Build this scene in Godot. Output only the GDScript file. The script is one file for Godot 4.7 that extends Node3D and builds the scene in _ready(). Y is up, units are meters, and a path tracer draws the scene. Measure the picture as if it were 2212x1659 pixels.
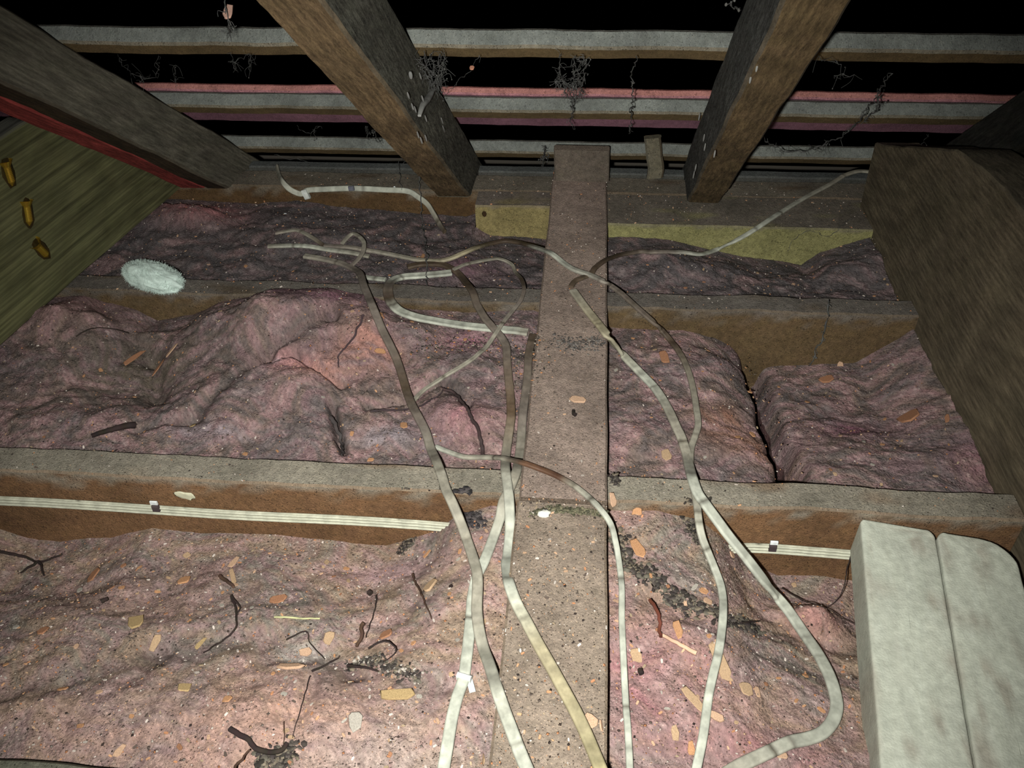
extends Node3D
# Roof space over a house: joists with dusty pink insulation batts, loose cables, rafters and battens, lit by a phone's flash.

const CAM := Vector3(0, 1, 0)
const SLOPE_DOWN := Vector3(0, -0.63, -0.7766)            # down the rafters
const SLOPE_OUT := Vector3(0, 0.7766, -0.63)   # square to the roof, outwards
var noise := FastNoiseLite.new()
var rng := RandomNumberGenerator.new()
var M := {}
var taken := {}

func _ready() -> void:
	var cam := Camera3D.new()
	cam.name = "camera"
	cam.transform = Transform3D(Basis(Vector3(0.9963, -0.0179, -0.084), Vector3(-0.0398, 0.7703, -0.6365), Vector3(0.0761, 0.6375, 0.7667)).orthonormalized(), CAM)
	cam.fov = 48.0
	cam.near = 0.02
	cam.far = 30.0
	add_child(cam)
	cam.current = true
	var we := WorldEnvironment.new()
	we.name = "world_environment"
	var env := Environment.new()
	env.background_mode = Environment.BG_COLOR
	env.background_color = Color(0, 0, 0)
	env.tonemap_mode = Environment.TONE_MAPPER_LINEAR
	env.tonemap_exposure = 1.0
	env.sdfgi_enabled = true
	env.ssao_enabled = true
	env.ssil_enabled = true
	we.environment = env
	add_child(we)
	# the phone's flash, a few centimetres beside and below the lens
	var flash := SpotLight3D.new()
	flash.name = "phone_flash"
	flash.transform = Transform3D(cam.transform.basis, CAM + cam.transform.basis * Vector3(-0.045, -0.03, 0.0)).rotated_local(Vector3.RIGHT, -0.05)
	flash.light_color = Color(0.99, 1.0, 0.965)
	flash.light_energy = FLASH
	flash.spot_angle = 45.0
	flash.spot_angle_attenuation = 1.0
	flash.spot_range = 12.0
	flash.spot_attenuation = 2.0
	flash.light_size = 0.006
	flash.shadow_enabled = true
	add_child(flash)

	noise.seed = 11
	noise.noise_type = FastNoiseLite.TYPE_SIMPLEX_SMOOTH
	noise.frequency = 1.0
	noise.fractal_type = FastNoiseLite.FRACTAL_NONE
	rng.seed = 77
	make_materials()
	build_shell()
	build_timbers()
	build_insulation()
	build_cables()
	build_debris()
	build_cobwebs()

const FLASH := 3.25

# ------------------------------------------------------------------ helpers
func lin(r: float, g: float, b: float) -> Color:
	return Color(r / 255.0, g / 255.0, b / 255.0).srgb_to_linear()

func tex(freq: float, octaves: int, lo: float, hi: float, size := 512, type := FastNoiseLite.TYPE_SIMPLEX_SMOOTH, bump := 0.0, seed_ := 3) -> NoiseTexture2D:
	var t := NoiseTexture2D.new()
	var n := FastNoiseLite.new()
	n.noise_type = type
	n.seed = seed_
	n.frequency = freq
	n.fractal_octaves = octaves
	n.fractal_gain = 0.6
	t.noise = n
	t.width = size
	t.height = size
	t.seamless = true
	if bump > 0.0:
		t.as_normal_map = true
		t.bump_strength = bump
	else:
		var g := Gradient.new()
		g.set_color(0, Color(lo, lo, lo))
		g.set_color(1, Color(hi, hi, hi))
		t.color_ramp = g
	return t

# soft mottling with thousands of grains of dust, dark and light
func gritty(size: int, grains: int, lo: float) -> ImageTexture:
	var n := FastNoiseLite.new()
	n.seed = 9
	n.frequency = 0.02
	n.fractal_octaves = 5
	n.fractal_gain = 0.62
	var im: Image = n.get_seamless_image(size, size)
	im.convert(Image.FORMAT_RGB8)
	var data := im.get_data()
	for i in range(0, data.size(), 3):
		var g := int(255.0 * lerpf(lo, 0.9, data[i] / 255.0))
		data[i] = g
		data[i + 1] = g
		data[i + 2] = g
	im = Image.create_from_data(size, size, false, Image.FORMAT_RGB8, data)
	for i in grains:
		var x := rng.randi_range(0, size - 6)
		var y := rng.randi_range(0, size - 6)
		var k := rng.randf()
		var r := rng.randi_range(1, 2) if k < 0.85 else rng.randi_range(3, 5)
		var v := rng.randf_range(0.25, 0.5) if rng.randf() < 0.5 else rng.randf_range(0.95, 1.0)
		im.fill_rect(Rect2i(x, y, r, maxi(1, r - rng.randi_range(0, 1))), Color(v, v * 0.98, v * 0.95))
	return ImageTexture.create_from_image(im)

func mat(called: String, rough: float, albedo: Texture2D, normal: Texture2D, depth: float, scale: Vector3, world := false) -> StandardMaterial3D:
	var m := StandardMaterial3D.new()
	m.resource_name = called
	m.vertex_color_use_as_albedo = true
	m.roughness = rough
	m.albedo_texture = albedo
	m.metallic_specular = 0.3
	if normal:
		m.normal_enabled = true
		m.normal_texture = normal
		m.normal_scale = depth
	m.uv1_triplanar = true
	m.uv1_world_triplanar = world
	m.uv1_scale = scale
	M[called] = m
	return m

func make_materials() -> void:
	var grain := tex(0.012, 5, 0.6, 1.0)
	var grain_n := tex(0.02, 5, 0, 1, 512, FastNoiseLite.TYPE_SIMPLEX_SMOOTH, 6.0)
	var dusty := gritty(1024, 26000, 0.66)
	var dusty_n := tex(0.06, 5, 0, 1, 1024, FastNoiseLite.TYPE_SIMPLEX_SMOOTH, 9.0, 9)
	mat("wood", 0.85, grain, grain_n, 0.5, Vector3(1.4, 16, 16))
	mat("pine", 0.8, tex(0.014, 4, 0.6, 0.95, 512, FastNoiseLite.TYPE_SIMPLEX_SMOOTH, 0.0, 31), grain_n, 0.4, Vector3(0.35, 15, 15))
	mat("dust_wood", 0.95, dusty, dusty_n, 0.45, Vector3(3.7, 3.7, 3.7), true)
	mat("batt", 1.0, dusty, dusty_n, 0.9, Vector3(3.1, 3.1, 3.1), true)
	mat("cable", 0.55, tex(0.02, 4, 0.72, 1.0, 256), null, 0, Vector3(9, 9, 9), true)
	mat("plain", 0.9, null, null, 0, Vector3.ONE)
	mat("chip", 0.95, dusty, null, 0, Vector3(20, 20, 20), true)
	mat("web", 1.0, null, null, 0, Vector3.ONE)
	mat("pale", 0.95, tex(0.03, 6, 0.84, 1.0, 512, FastNoiseLite.TYPE_SIMPLEX_SMOOTH, 0.0, 21), dusty_n, 0.2, Vector3(4.2, 4.2, 4.2), true)
	var steel := mat("steel", 0.25, null, null, 0, Vector3.ONE)
	steel.metallic = 0.9
	steel.metallic_specular = 0.5
	var gold := mat("gold", 0.22, null, null, 0, Vector3.ONE)
	gold.metallic = 0.85
	var dark := mat("underlay", 1.0, null, null, 0, Vector3.ONE)
	dark.metallic_specular = 0.0
	var flat := M["web"] as StandardMaterial3D
	flat.metallic_specular = 0.1

func numbered(called: String) -> String:
	var n: int = taken.get(called, 0)
	taken[called] = n + 1
	return called if n == 0 else "%s_%03d" % [called, n]

func tag(o: Node, label: String, category: String, group := "", kind := "") -> void:
	if label:
		o.set_meta("label", label)
	if category:
		o.set_meta("category", category)
	if group:
		o.set_meta("group", group)
	if kind:
		o.set_meta("kind", kind)

func thing(called: String, label: String, category: String, at: Transform3D, group := "") -> Node3D:
	var o := Node3D.new()
	o.name = numbered(called)
	o.transform = at
	tag(o, label, category, group)
	add_child(o, true)
	return o

func put(called: String, mesh: Mesh, material: Material, parent: Node = null, at := Transform3D()) -> MeshInstance3D:
	var o := MeshInstance3D.new()
	o.name = called if parent else numbered(called)
	o.mesh = mesh
	o.material_override = material
	o.transform = at
	if parent == null:
		add_child(o, true)
	else:
		parent.add_child(o, true)
	return o

# A mesh under way: grids of points, each with its own normals.
class Shape:
	var v := PackedVector3Array()
	var n := PackedVector3Array()
	var c := PackedColorArray()
	var t := PackedInt32Array()

	func grid(p: PackedVector3Array, col: PackedColorArray, across: int, wrap := false) -> void:
		# rows of «across» points; the face's outside is where rows × columns points
		var rows := p.size() / across
		var nn := PackedVector3Array()
		nn.resize(p.size())
		var start := v.size()
		for r in rows - 1:
			for k in (across if wrap else across - 1):
				var a := r * across + k
				var b := r * across + (k + 1) % across
				var d := a + across
				var e := b + across
				var f1 := (p[b] - p[a]).cross(p[d] - p[a])
				var f2 := (p[e] - p[b]).cross(p[d] - p[b])
				nn[a] += f1
				nn[b] += f1 + f2
				nn[d] += f1 + f2
				nn[e] += f2
				t.append_array([start + a, start + d, start + b, start + b, start + d, start + e])
		for k in nn.size():
			nn[k] = nn[k].normalized()
		v.append_array(p)
		n.append_array(nn)
		c.append_array(col)

	func fan(p: PackedVector3Array, col: Color, normal: Vector3) -> void:
		var start := v.size()
		var mid := Vector3.ZERO
		for q in p:
			mid += q
		v.append(mid / p.size())
		n.append(normal)
		c.append(col)
		for q in p:
			v.append(q)
			n.append(normal)
			c.append(col)
		for k in p.size():
			var a := start + 1 + k
			var b := start + 1 + (k + 1) % p.size()
			if (v[a] - v[start]).cross(v[b] - v[start]).dot(normal) > 0.0:
				t.append_array([start, b, a])
			else:
				t.append_array([start, a, b])

	func done() -> ArrayMesh:
		var arrays := []
		arrays.resize(Mesh.ARRAY_MAX)
		arrays[Mesh.ARRAY_VERTEX] = v
		arrays[Mesh.ARRAY_NORMAL] = n
		arrays[Mesh.ARRAY_COLOR] = c
		arrays[Mesh.ARRAY_INDEX] = t
		var m := ArrayMesh.new()
		m.add_surface_from_arrays(Mesh.PRIMITIVE_TRIANGLES, arrays)
		return m

func mottled(c: Color, p: Vector3, amount := 0.35) -> Color:
	var k := 1.0 + amount * (noise.get_noise_3dv(p * 9.0) * 0.6 + noise.get_noise_3dv(p * 34.0) * 0.45)
	return Color(c.r * k, c.g * k, c.b * k)

# A sawn timber along local x (0..length), y 0..h, z -w/2..w/2. cols: top, front (+z), bottom, back.
func timber(length: float, h: float, w: float, cols: Array, deform = null, step := 0.03, wobble := 0.0015, spill := 0.0, round := 0.003) -> ArrayMesh:
	var s := Shape.new()
	var c := round
	var y0 := 0.0
	var z1 := w * 0.5
	var prof := [Vector2(h, -z1 + c), Vector2(h, z1 - c), Vector2(h - c, z1), Vector2(y0 + c, z1), Vector2(y0, z1 - c), Vector2(y0, -z1 + c), Vector2(y0 + c, -z1), Vector2(h - c, -z1)]
	var face := [0, -1, 1, -1, 2, -1, 3, -1]
	var off := rng.randf() * 50.0
	var nx := maxi(2, ceili(length / step) + 1)
	for k in 8:
		var a: Vector2 = prof[k]
		var b: Vector2 = prof[(k + 1) % 8]
		var ny := 2 if face[k] < 0 else maxi(2, ceili(a.distance_to(b) / step) + 1)
		var pts := PackedVector3Array()
		var col := PackedColorArray()
		for i in ny:
			var q := a.lerp(b, float(i) / (ny - 1))
			for j in nx:
				var x := length * j / (nx - 1)
				var p := Vector3(x, q.x, q.y)
				var wob := Vector3(0, noise.get_noise_2d(x * 6.0 + off, 3.0) + 0.5 * noise.get_noise_2d(x * 25.0 + off, q.y * 9.0), noise.get_noise_2d(x * 5.0 + off, 40.0)) * wobble
				var cc: Color
				if face[k] >= 0:
					cc = cols[face[k]]
				else:
					cc = (cols[(k - 1) / 2] as Color).lerp(cols[((k + 1) / 2) % 4], 0.5)
				if spill > 0.0 and face[k] == 1:
					var g := clampf(1.0 - (h - q.x) / spill + 1.2 * noise.get_noise_3d(x * 22.0 + off, q.x * 60.0, 7.0), 0.0, 1.0)
					cc = cc.lerp(cols[0], g * 0.85)
				if face[k] == 0 and spill > 0.0:
					var g2 := clampf(noise.get_noise_3d(x * 7.0 + off, q.y * 20.0, 1.0) * 1.4 - 0.55, 0.0, 0.6)
					cc = cc.lerp(cols[1], g2)
				col.append(mottled(cc, p + Vector3(off, 0, 0)))
				var at := p + wob
				pts.append(deform.call(at, length) if deform != null else at)
		s.grid(pts, col, nx)
	for e in 2:
		var x := length * e
		var ring := PackedVector3Array()
		for q: Vector2 in prof:
			var p := Vector3(x, q.x, q.y)
			ring.append(deform.call(p, length) if deform != null else p)
		s.fan(ring, mottled(cols[1], Vector3(x, 0, off)), Vector3(1 if e else -1, 0, 0))
	return s.done()

# A tube of any flat profile along a curve; profile points are (sideways, up).
func smooth_path(pts: Array, step := 0.008) -> PackedVector3Array:
	var out := PackedVector3Array()
	for i in pts.size() - 1:
		var p0: Vector3 = pts[maxi(i - 1, 0)]
		var p1: Vector3 = pts[i]
		var p2: Vector3 = pts[i + 1]
		var p3: Vector3 = pts[mini(i + 2, pts.size() - 1)]
		var k := maxi(1, ceili(p1.distance_to(p2) / step))
		for j in k:
			out.append(p1.cubic_interpolate(p2, p0, p3, float(j) / k))
	out.append(pts[-1])
	return out

func sweep(s: Shape, path: PackedVector3Array, prof: Array, col_at, size_at = null, roll := 0.0) -> void:
	var pts := PackedVector3Array()
	var cols := PackedColorArray()
	var n := path.size()
	for i in n:
		var t := (path[mini(i + 1, n - 1)] - path[maxi(i - 1, 0)]).normalized()
		var side := t.cross(Vector3.UP)
		if side.length() < 0.2:
			side = t.cross(Vector3(0.3, 0.2, 1))
		side = side.normalized()
		var up := side.cross(t).normalized()
		if roll != 0.0:
			side = side.rotated(t, roll)
			up = up.rotated(t, roll)
		var f := float(i) / maxi(1, n - 1)
		var k: float = size_at.call(f) if size_at != null else 1.0
		for q: Vector2 in prof:
			pts.append(path[i] + side * q.x * k + up * q.y * k)
			cols.append(col_at.call(f, path[i]))
	s.grid(pts, cols, prof.size(), true)
	for e in 2:
		var ring := pts.slice(0, prof.size()) if e == 0 else pts.slice(pts.size() - prof.size())
		var dir := (path[0] - path[1]) if e == 0 else (path[n - 1] - path[n - 2])
		s.fan(ring, cols[0] if e == 0 else cols[-1], dir.normalized())

func oval(w: float, t: float, k := 12, groove := 0.0) -> Array:
	var out := []
	for i in k:
		var a := -TAU * i / k
		var x := signf(cos(a)) * pow(absf(cos(a)), 0.6) * w * 0.5
		var y := signf(sin(a)) * pow(absf(sin(a)), 0.7) * t * 0.5
		if groove > 0.0:
			y *= 1.0 - groove * exp(-pow(x / (w * 0.1), 2))
		out.append(Vector2(x, y))
	return out

# ------------------------------------------------------------------ the insulation's surface
var F := [[[-0.857, 0.021], [-0.82, 0.005], [-0.77, 0], [-0.686, 0.014], [-0.613, 0.042], [-0.544, 0.035], [-0.424, 0.045], [-0.33, 0.038], [-0.263, 0.032], [-0.199, 0.063], [-0.161, 0.1], [-0.112, 0.125], [-0.067, 0.128], [0.057, 0.13], [0.112, 0.133], [0.169, 0.12], [0.197, 0.095], [0.235, 0.044], [0.291, 0.013], [0.354, 0.016], [0.418, 0.012], [0.582, 0.024]], [[-1.015, 0.129], [-0.907, 0.133], [-0.818, 0.108], [-0.78, 0.086], [-0.706, 0.1], [-0.646, 0.131], [-0.591, 0.145], [-0.537, 0.165], [-0.436, 0.166], [-0.371, 0.153], [-0.307, 0.131], [-0.208, 0.128], [-0.085, 0.137], [0.054, 0.106], [0.184, 0.103], [0.233, 0.091], [0.284, 0.07], [0.299, 0.061], [0.322, 0.036], [0.403, 0.038], [0.489, 0.047], [0.534, 0.09], [0.576, 0.133], [0.641, 0.145]], [[-0.879, 0.115], [-0.713, 0.108], [-0.627, 0.119], [-0.547, 0.107], [-0.364, 0.095], [-0.258, 0.089], [-0.225, 0.099], [-0.196, 0.082], [-0.069, 0.077], [0.045, 0.121], [0.147, 0.122], [0.221, 0.107], [0.316, 0.084], [0.409, 0.075], [0.437, 0.069], [0.467, 0.099], [0.557, 0.136], [0.624, 0.146]]]
var N := [[[-1.5, 0.11], [1.5, 0.11]], [[-1.5, 0.118], [-0.55, 0.122], [-0.3, 0.112], [0, 0.118], [0.3, 0.112], [0.6, 0.116]], [[-1.5, 0.118], [-0.4, 0.122], [0, 0.115], [0.6, 0.122]]]
var ZF := [-0.792, -1.245, -1.657]
var ZN := [-0.396, -0.838, -1.292]
var MOUNDS := [
		[-0.5541, -0.5669, 0.16, 0.06, 0.0072],
		[-0.5273, -0.4388, 0.18, 0.06, 0.012],
		[-0.3898, -0.6329, 0.12, 0.06, 0.008],
		[-0.2792, -0.6694, 0.12, 0.05, 0.0072],
		[-0.192, -0.5865, 0.1, 0.05, 0.0048],
		[-0.3603, -0.473, 0.12, 0.06, 0.0112],
		[-0.2177, -0.4947, 0.1, 0.05, 0.0088],
		[0.1232, -0.603, 0.12, 0.06, 0.008],
		[0.2578, -0.6002, 0.1, 0.06, 0.0187],
		[0.1727, -0.5017, 0.14, 0.05, 0.008],
		[0.3123, -0.6933, 0.035, 0.03, 0.0382],
		[-0.7005, -0.6179, 0.08, 0.05, 0.008],
		[-0.5012, -1.2275, 0.16, 0.07, 0.0425],
		[-0.5512, -1.1422, 0.1, 0.05, 0.0255],
		[-0.3264, -1.1559, 0.09, 0.06, 0.0255],
		[-0.5058, -0.9989, 0.1, 0.05, 0.017],
		[-0.8684, -1.1774, 0.13, 0.08, 0.034],
		[-0.6916, -1.0216, 0.09, 0.05, -0.0213],
		[-0.1877, -1.0769, 0.08, 0.05, 0.017],
		[-0.1734, -0.9659, 0.07, 0.04, 0.0255],
		[-0.2957, -0.9269, 0.08, 0.03, 0.0102],
		[-0.7644, -0.9276, 0.12, 0.05, 0.0127],
		[0.1917, -1.1368, 0.1, 0.09, 0.017],
		[0.1439, -0.9658, 0.1, 0.06, 0.0102],
		[0.4751, -1.0725, 0.12, 0.08, -0.0127],
		[0.5438, -0.9918, 0.1, 0.08, 0.0102],
		[-0.8461, -1.562, 0.1, 0.06, 0.034],
		[-0.5337, -1.5205, 0.12, 0.07, 0.017],
		[-0.2331, -1.4298, 0.09, 0.05, 0.017],
		[0.1973, -1.4369, 0.14, 0.06, 0.017],
		[0.4787, -1.4526, 0.09, 0.05, 0.0127]]
var CREASES := [
		[-0.6761, -0.4721, -0.4978, -0.558, 0.022, 0.009],
		[-0.4978, -0.558, -0.3694, -0.5868, 0.022, 0.009],
		[-0.3661, -0.558, -0.2917, -0.5761, 0.014, 0.006],
		[-0.2917, -0.5761, -0.2512, -0.5478, 0.014, 0.006],
		[-0.2512, -0.5478, -0.1387, -0.5291, 0.014, 0.006],
		[-0.2901, -0.548, -0.2949, -0.4301, 0.009, 0.005],
		[-0.4216, -0.5083, -0.4527, -0.4131, 0.014, 0.006],
		[-0.7485, -0.6588, -0.5772, -0.7018, 0.012, 0.005],
		[-0.5973, -0.9384, -0.508, -1.0812, 0.014, 0.0126],
		[-0.508, -1.0812, -0.4176, -1.1635, 0.014, 0.0126],
		[-0.4176, -1.1635, -0.4163, -1.322, 0.014, 0.0126],
		[-0.3801, -0.9848, -0.3555, -0.923, 0.006, 0.027],
		[-0.3555, -0.923, -0.3415, -0.8939, 0.006, 0.027],
		[-0.3267, -0.9882, -0.2671, -1.0052, 0.008, 0.0126],
		[-0.2671, -1.0052, -0.2155, -1.0574, 0.008, 0.0126],
		[-0.2155, -1.0574, -0.1703, -0.9982, 0.008, 0.0126],
		[-0.1703, -0.9982, -0.1374, -0.9123, 0.008, 0.0126],
		[-0.522, -1.05, -0.4607, -1.0817, 0.008, 0.0144],
		[-0.4607, -1.0817, -0.3732, -1.0278, 0.008, 0.0144],
		[-0.6683, -0.9129, -0.5775, -0.945, 0.01, 0.009],
		[0.0866, -0.6598, 0.1834, -0.6073, 0.012, 0.005],
		[0.1834, -0.6073, 0.344, -0.6065, 0.012, 0.005],
		[0.2398, -0.706, 0.2863, -0.674, 0.01, 0.006],
		[0.2863, -0.674, 0.3525, -0.6452, 0.01, 0.006],
		[-0.8625, -1.2207, -0.7267, -1.1055, 0.016, 0.0126],
		[-0.7267, -1.1055, -0.6747, -0.9996, 0.016, 0.0126]]

func along(p: Array, x: float) -> float:
	if x <= p[0][0]:
		return p[0][1]
	for i in p.size() - 1:
		if x <= p[i + 1][0]:
			return lerpf(p[i][1], p[i + 1][1], (x - p[i][0]) / (p[i + 1][0] - p[i][0] + 1e-9))
	return p[-1][1]

func bay_of(z: float) -> int:
	return 0 if z > -0.81 else 1 if z > -1.265 else 2

func far_z(k: int, x: float) -> float:
	if k < 2:
		return ZF[k]
	return -1.657 if x < -0.2285 else -1.593 if x < -0.028 else -1.531

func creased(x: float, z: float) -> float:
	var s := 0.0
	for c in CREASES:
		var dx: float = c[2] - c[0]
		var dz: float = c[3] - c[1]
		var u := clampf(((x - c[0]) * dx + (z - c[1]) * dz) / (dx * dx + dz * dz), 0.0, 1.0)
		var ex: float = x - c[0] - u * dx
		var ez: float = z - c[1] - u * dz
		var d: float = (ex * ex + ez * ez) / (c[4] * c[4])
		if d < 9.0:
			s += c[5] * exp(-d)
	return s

func fluff(x: float, z: float) -> float:
	var k := bay_of(z)
	var zf := far_z(k, x)
	var t: float = clampf((z - ZN[k]) / (zf - ZN[k]), 0.0, 1.0)
	t = t * t * (3.0 - 2.0 * t)
	var h := along(N[k], x) * (1.0 - t) + along(F[k], x) * t
	var e: float = minf(1.0, maxf(0.0, minf(absf(z - zf), absf(z - ZN[k])) / 0.08))
	var s := 0.0
	for b in MOUNDS:
		var ax: float = (x - b[0]) / b[2]
		var az: float = (z - b[1]) / b[3]
		var d := ax * ax + az * az
		if d < 9.0:
			s += b[4] * exp(-d)
	s -= creased(x, z)
	var f := noise.get_noise_2d(x * 11.0, z * 13.0) * 0.0055 + noise.get_noise_2d(x * 31.0 + 9.0, z * 34.0) * 0.0026
	f += noise.get_noise_2d(x * 62.0, z * 65.0 + 5.0) * 0.0013 + noise.get_noise_2d(x * 120.0, z * 125.0 + 5.0) * 0.0010 + noise.get_noise_2d(x * 240.0, z * 250.0) * 0.0007
	return h + s * e + f * (0.35 + 0.65 * e)

# the highest surface that something can lie on
func top_at(x: float, z: float) -> float:
	var h := fluff(x, z)
	if (z < -0.79 and z > -0.838) or (z < -1.243 and z > -1.29) or z < -1.66 or z > -0.396 or (z < -1.6 and x > -0.23) or (z < -1.53 and x > 0.04):
		h = 0.15 if z < -1.5 or z > -0.4 or h < 0.16 else h
	if x > -0.072 and x < 0.044:
		h = maxf(h, 0.172)
	return h

func normal_at(x: float, z: float, d := 0.012) -> Vector3:
	return Vector3(top_at(x - d, z) - top_at(x + d, z), 2.0 * d, top_at(x, z - d) - top_at(x, z + d)).normalized()

# ------------------------------------------------------------------ the shell of the roof space
func slab_mesh(size: Vector3, col: Color) -> ArrayMesh:
	return timber(size.x, size.y, size.z, [col, col, col, col], null, 0.4, 0.0)

func struct(called: String, mesh: Mesh, m: Material, at := Transform3D(), label := "") -> MeshInstance3D:
	var o := put(called, mesh, m, null, at)
	tag(o, label, "", "", "structure")
	return o

func on_slope(x: float, s: float, q: float) -> Vector3:
	return CAM + SLOPE_DOWN * s + SLOPE_OUT * q + Vector3(x, 0, 0)

func build_shell() -> void:
	var plaster := lin(120, 112, 104)
	var black := Color(0.0012, 0.0012, 0.0014)
	struct("floor", slab_mesh(Vector3(4.6, 0.012, 4.2), plaster), M.plain, Transform3D(Basis(), Vector3(-2.3, -0.062, -0.3)), "back of the plasterboard lining below the joists")
	var up := Basis(Vector3.RIGHT, SLOPE_OUT, Vector3.RIGHT.cross(SLOPE_OUT))
	struct("ceiling", slab_mesh(Vector3(4.6, 0.008, 4.9), black), M.underlay, Transform3D(up, on_slope(-2.3, 0.25, 0.64)), "black roofing underlay outside the battens")
	struct("wall_left", slab_mesh(Vector3(0.05, 3.4, 4.3), black), M.underlay, Transform3D(Basis(), Vector3(-2.32, -0.1, -0.3)), "dark end of the roof space")
	struct("wall_right", slab_mesh(Vector3(0.05, 3.4, 4.3), black), M.underlay, Transform3D(Basis(), Vector3(2.27, -0.1, -0.3)), "dark end of the roof space")
	struct("wall_back", slab_mesh(Vector3(4.64, 3.4, 0.05), black), M.underlay, Transform3D(Basis(), Vector3(-2.32, -0.1, 1.8)), "dark side of the roof space")
	struct("wall_front", slab_mesh(Vector3(4.6, 0.16, 0.03), black), M.underlay, Transform3D(Basis(), Vector3(-2.3, -0.06, -2.25)), "dark eave beyond the wall plate")

# ------------------------------------------------------------------ timbers
const GROUP_JOIST := "ceiling joists between the insulation batts"

func build_timbers() -> void:
	var dust := lin(150, 141, 128)
	var brown := lin(130, 97, 70)
	var deep := lin(70, 48, 30)
	# joists, along x
	var joists := [
		[-2.0, 0.5788, -0.814, lin(154, 145, 132), brown, "dusty ceiling joist with a white cable clipped along its brown face"],
		[-2.0, 0.568, -1.267, lin(122, 114, 108), lin(108, 88, 64), "dusty ceiling joist in the middle, second from the camera, no cable on its face"],
		[-2.0, 0.6, -0.366, lin(120, 118, 104), brown, "nearest ceiling joist, only its dusty corner showing bottom left"]]
	for j in joists:
		var mesh := timber(j[1] - j[0], 0.19, 0.048, [j[3], j[4], deep, deep], null, 0.012, 0.0025, 0.02)
		var o := put("ceiling_joist", mesh, M.dust_wood, null, Transform3D(Basis(), Vector3(j[0], -0.04, j[2])))
		tag(o, j[5], "joist", GROUP_JOIST)
		if j[2] == -0.814:
			var smear := Shape.new()
			blob(smear, Vector3.ZERO, Vector3(0.014, 0.007, 0.0012), lin(176, 172, 150), 6, 0.5)
			tag(put("paint_smear", smear.done(), M.plain, o, Transform3D(Basis(Vector3.BACK, -0.2), Vector3(-0.5427, 0.116, -0.7895) - o.position)), "pale smear on the brown face", "")
	# wall plate and the paler packing pieces nailed in front of it
	var plate := put("wall_plate", timber(3.6, 0.1, 0.072, [lin(132, 122, 110), lin(100, 76, 52), deep, deep], null, 0.015, 0.002, 0.015), M.dust_wood, null, Transform3D(Basis(), Vector3(-2.0, 0.05, -1.697)))
	tag(plate, "long brown wall plate under the feet of the rafters at the eave", "wall plate")
	var ledge := put("eave_batten", timber(3.6, 0.03, 0.03, [lin(110, 112, 112), lin(90, 88, 84), deep, deep], null, 0.03, 0.001), M.dust_wood, null, Transform3D(Basis(), Vector3(-2.0, 0.121, -1.766)))
	tag(ledge, "thin grey strip just behind the wall plate", "batten")
	var pine := lin(158, 142, 98)
	var pl := put("pine_packer", timber(0.196, 0.12, 0.066, [lin(132, 120, 112), pine, pine, deep], null, 0.008, 0.001, 0.004), M.dust_wood, null, Transform3D(Basis(), Vector3(-0.2265, 0.03, -1.628)))
	tag(pl, "short yellow pine packer with a dark knot, left of the plank's far end", "timber packer", "yellow pine packers in front of the wall plate")
	var s := Shape.new()
	blob(s, Vector3.ZERO, Vector3(0.005, 0.007, 0.0012), lin(52, 38, 24), 4)
	put("knot", s.done(), M.plain, pl, Transform3D(Basis(), Vector3(0.0185, 0.1008, 0.0335)))
	var pr := put("pine_packer", timber(0.608, 0.12, 0.128, [lin(126, 116, 106), lin(152, 146, 100), pine, deep], null, 0.008, 0.0012, 0.004), M.dust_wood, null, Transform3D(Basis(), Vector3(-0.028, 0.03, -1.597)))
	tag(pr, "long yellow pine packer right of the plank, half buried in insulation", "timber packer", "yellow pine packers in front of the wall plate")
	# planks laid over the joists, front to back
	var near := put("walk_plank", timber(0.755, 0.02, 0.116, [lin(153, 136, 123), lin(150, 130, 110), deep, lin(150, 130, 110)], null, 0.008, 0.0012), M.dust_wood, null, Transform3D(Basis(Vector3.FORWARD, Vector3.UP, Vector3.RIGHT), Vector3(-0.0145, 0.1515, -0.005)))
	tag(near, "nearer dusty walking plank, running from the camera to the middle joist", "plank", "planks laid over the joists")
	var far := put("walk_plank", timber(0.955, 0.02, 0.1145, [lin(163, 143, 133), lin(120, 104, 92), deep, lin(120, 104, 92)], null, 0.008, 0.0012), M.dust_wood, null, Transform3D(Basis(Vector3.FORWARD, Vector3.UP, Vector3.RIGHT), Vector3(-0.0135, 0.1515, -0.768)))
	tag(far, "farther dusty walking plank, its end lying on the wall plate", "plank", "planks laid over the joists")
	# rafters
	rafter(-0.336, -0.265, 0.365, 0.475, "brown rafter left of the plank, white droppings down its grey side", lin(124, 102, 76), lin(100, 97, 88))
	rafter(0.185, 0.251, 0.365, 0.475, "brown rafter right of the plank, pale flake high on its grey side", lin(116, 96, 70), lin(98, 97, 94))
	rafter(-0.863, -0.812, 0.373, 0.475, "grey rafter at far left with a red strip along it", lin(70, 56, 42), lin(112, 106, 94), 0.06)
	rafter(0.662, 0.740, 0.385, 0.475, "dark rafter at far right behind the big beam", lin(64, 58, 50), lin(60, 58, 54))
	var down := (SLOPE_DOWN + Vector3(0.06, 0, 0)).normalized()
	var slope := Basis(-down, SLOPE_OUT, (-down).cross(SLOPE_OUT))
	var red := put("red_strip", timber(2.2, 0.03, 0.056, [lin(168, 74, 70), lin(168, 74, 70), lin(168, 74, 70), lin(168, 74, 70)], func(p, l): return seat(p, l, 0.374), 0.03, 0.002), M.wood, null, Transform3D(slope, on_slope(-0.893 - 0.06, 0.0, 0.374)))
	tag(red, "red painted strip fixed along the left rafter, above the olive beam", "timber strip")
	# battens, along x, outside the rafters
	var across := Basis(Vector3.RIGHT, SLOPE_OUT, -SLOPE_DOWN)
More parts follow.
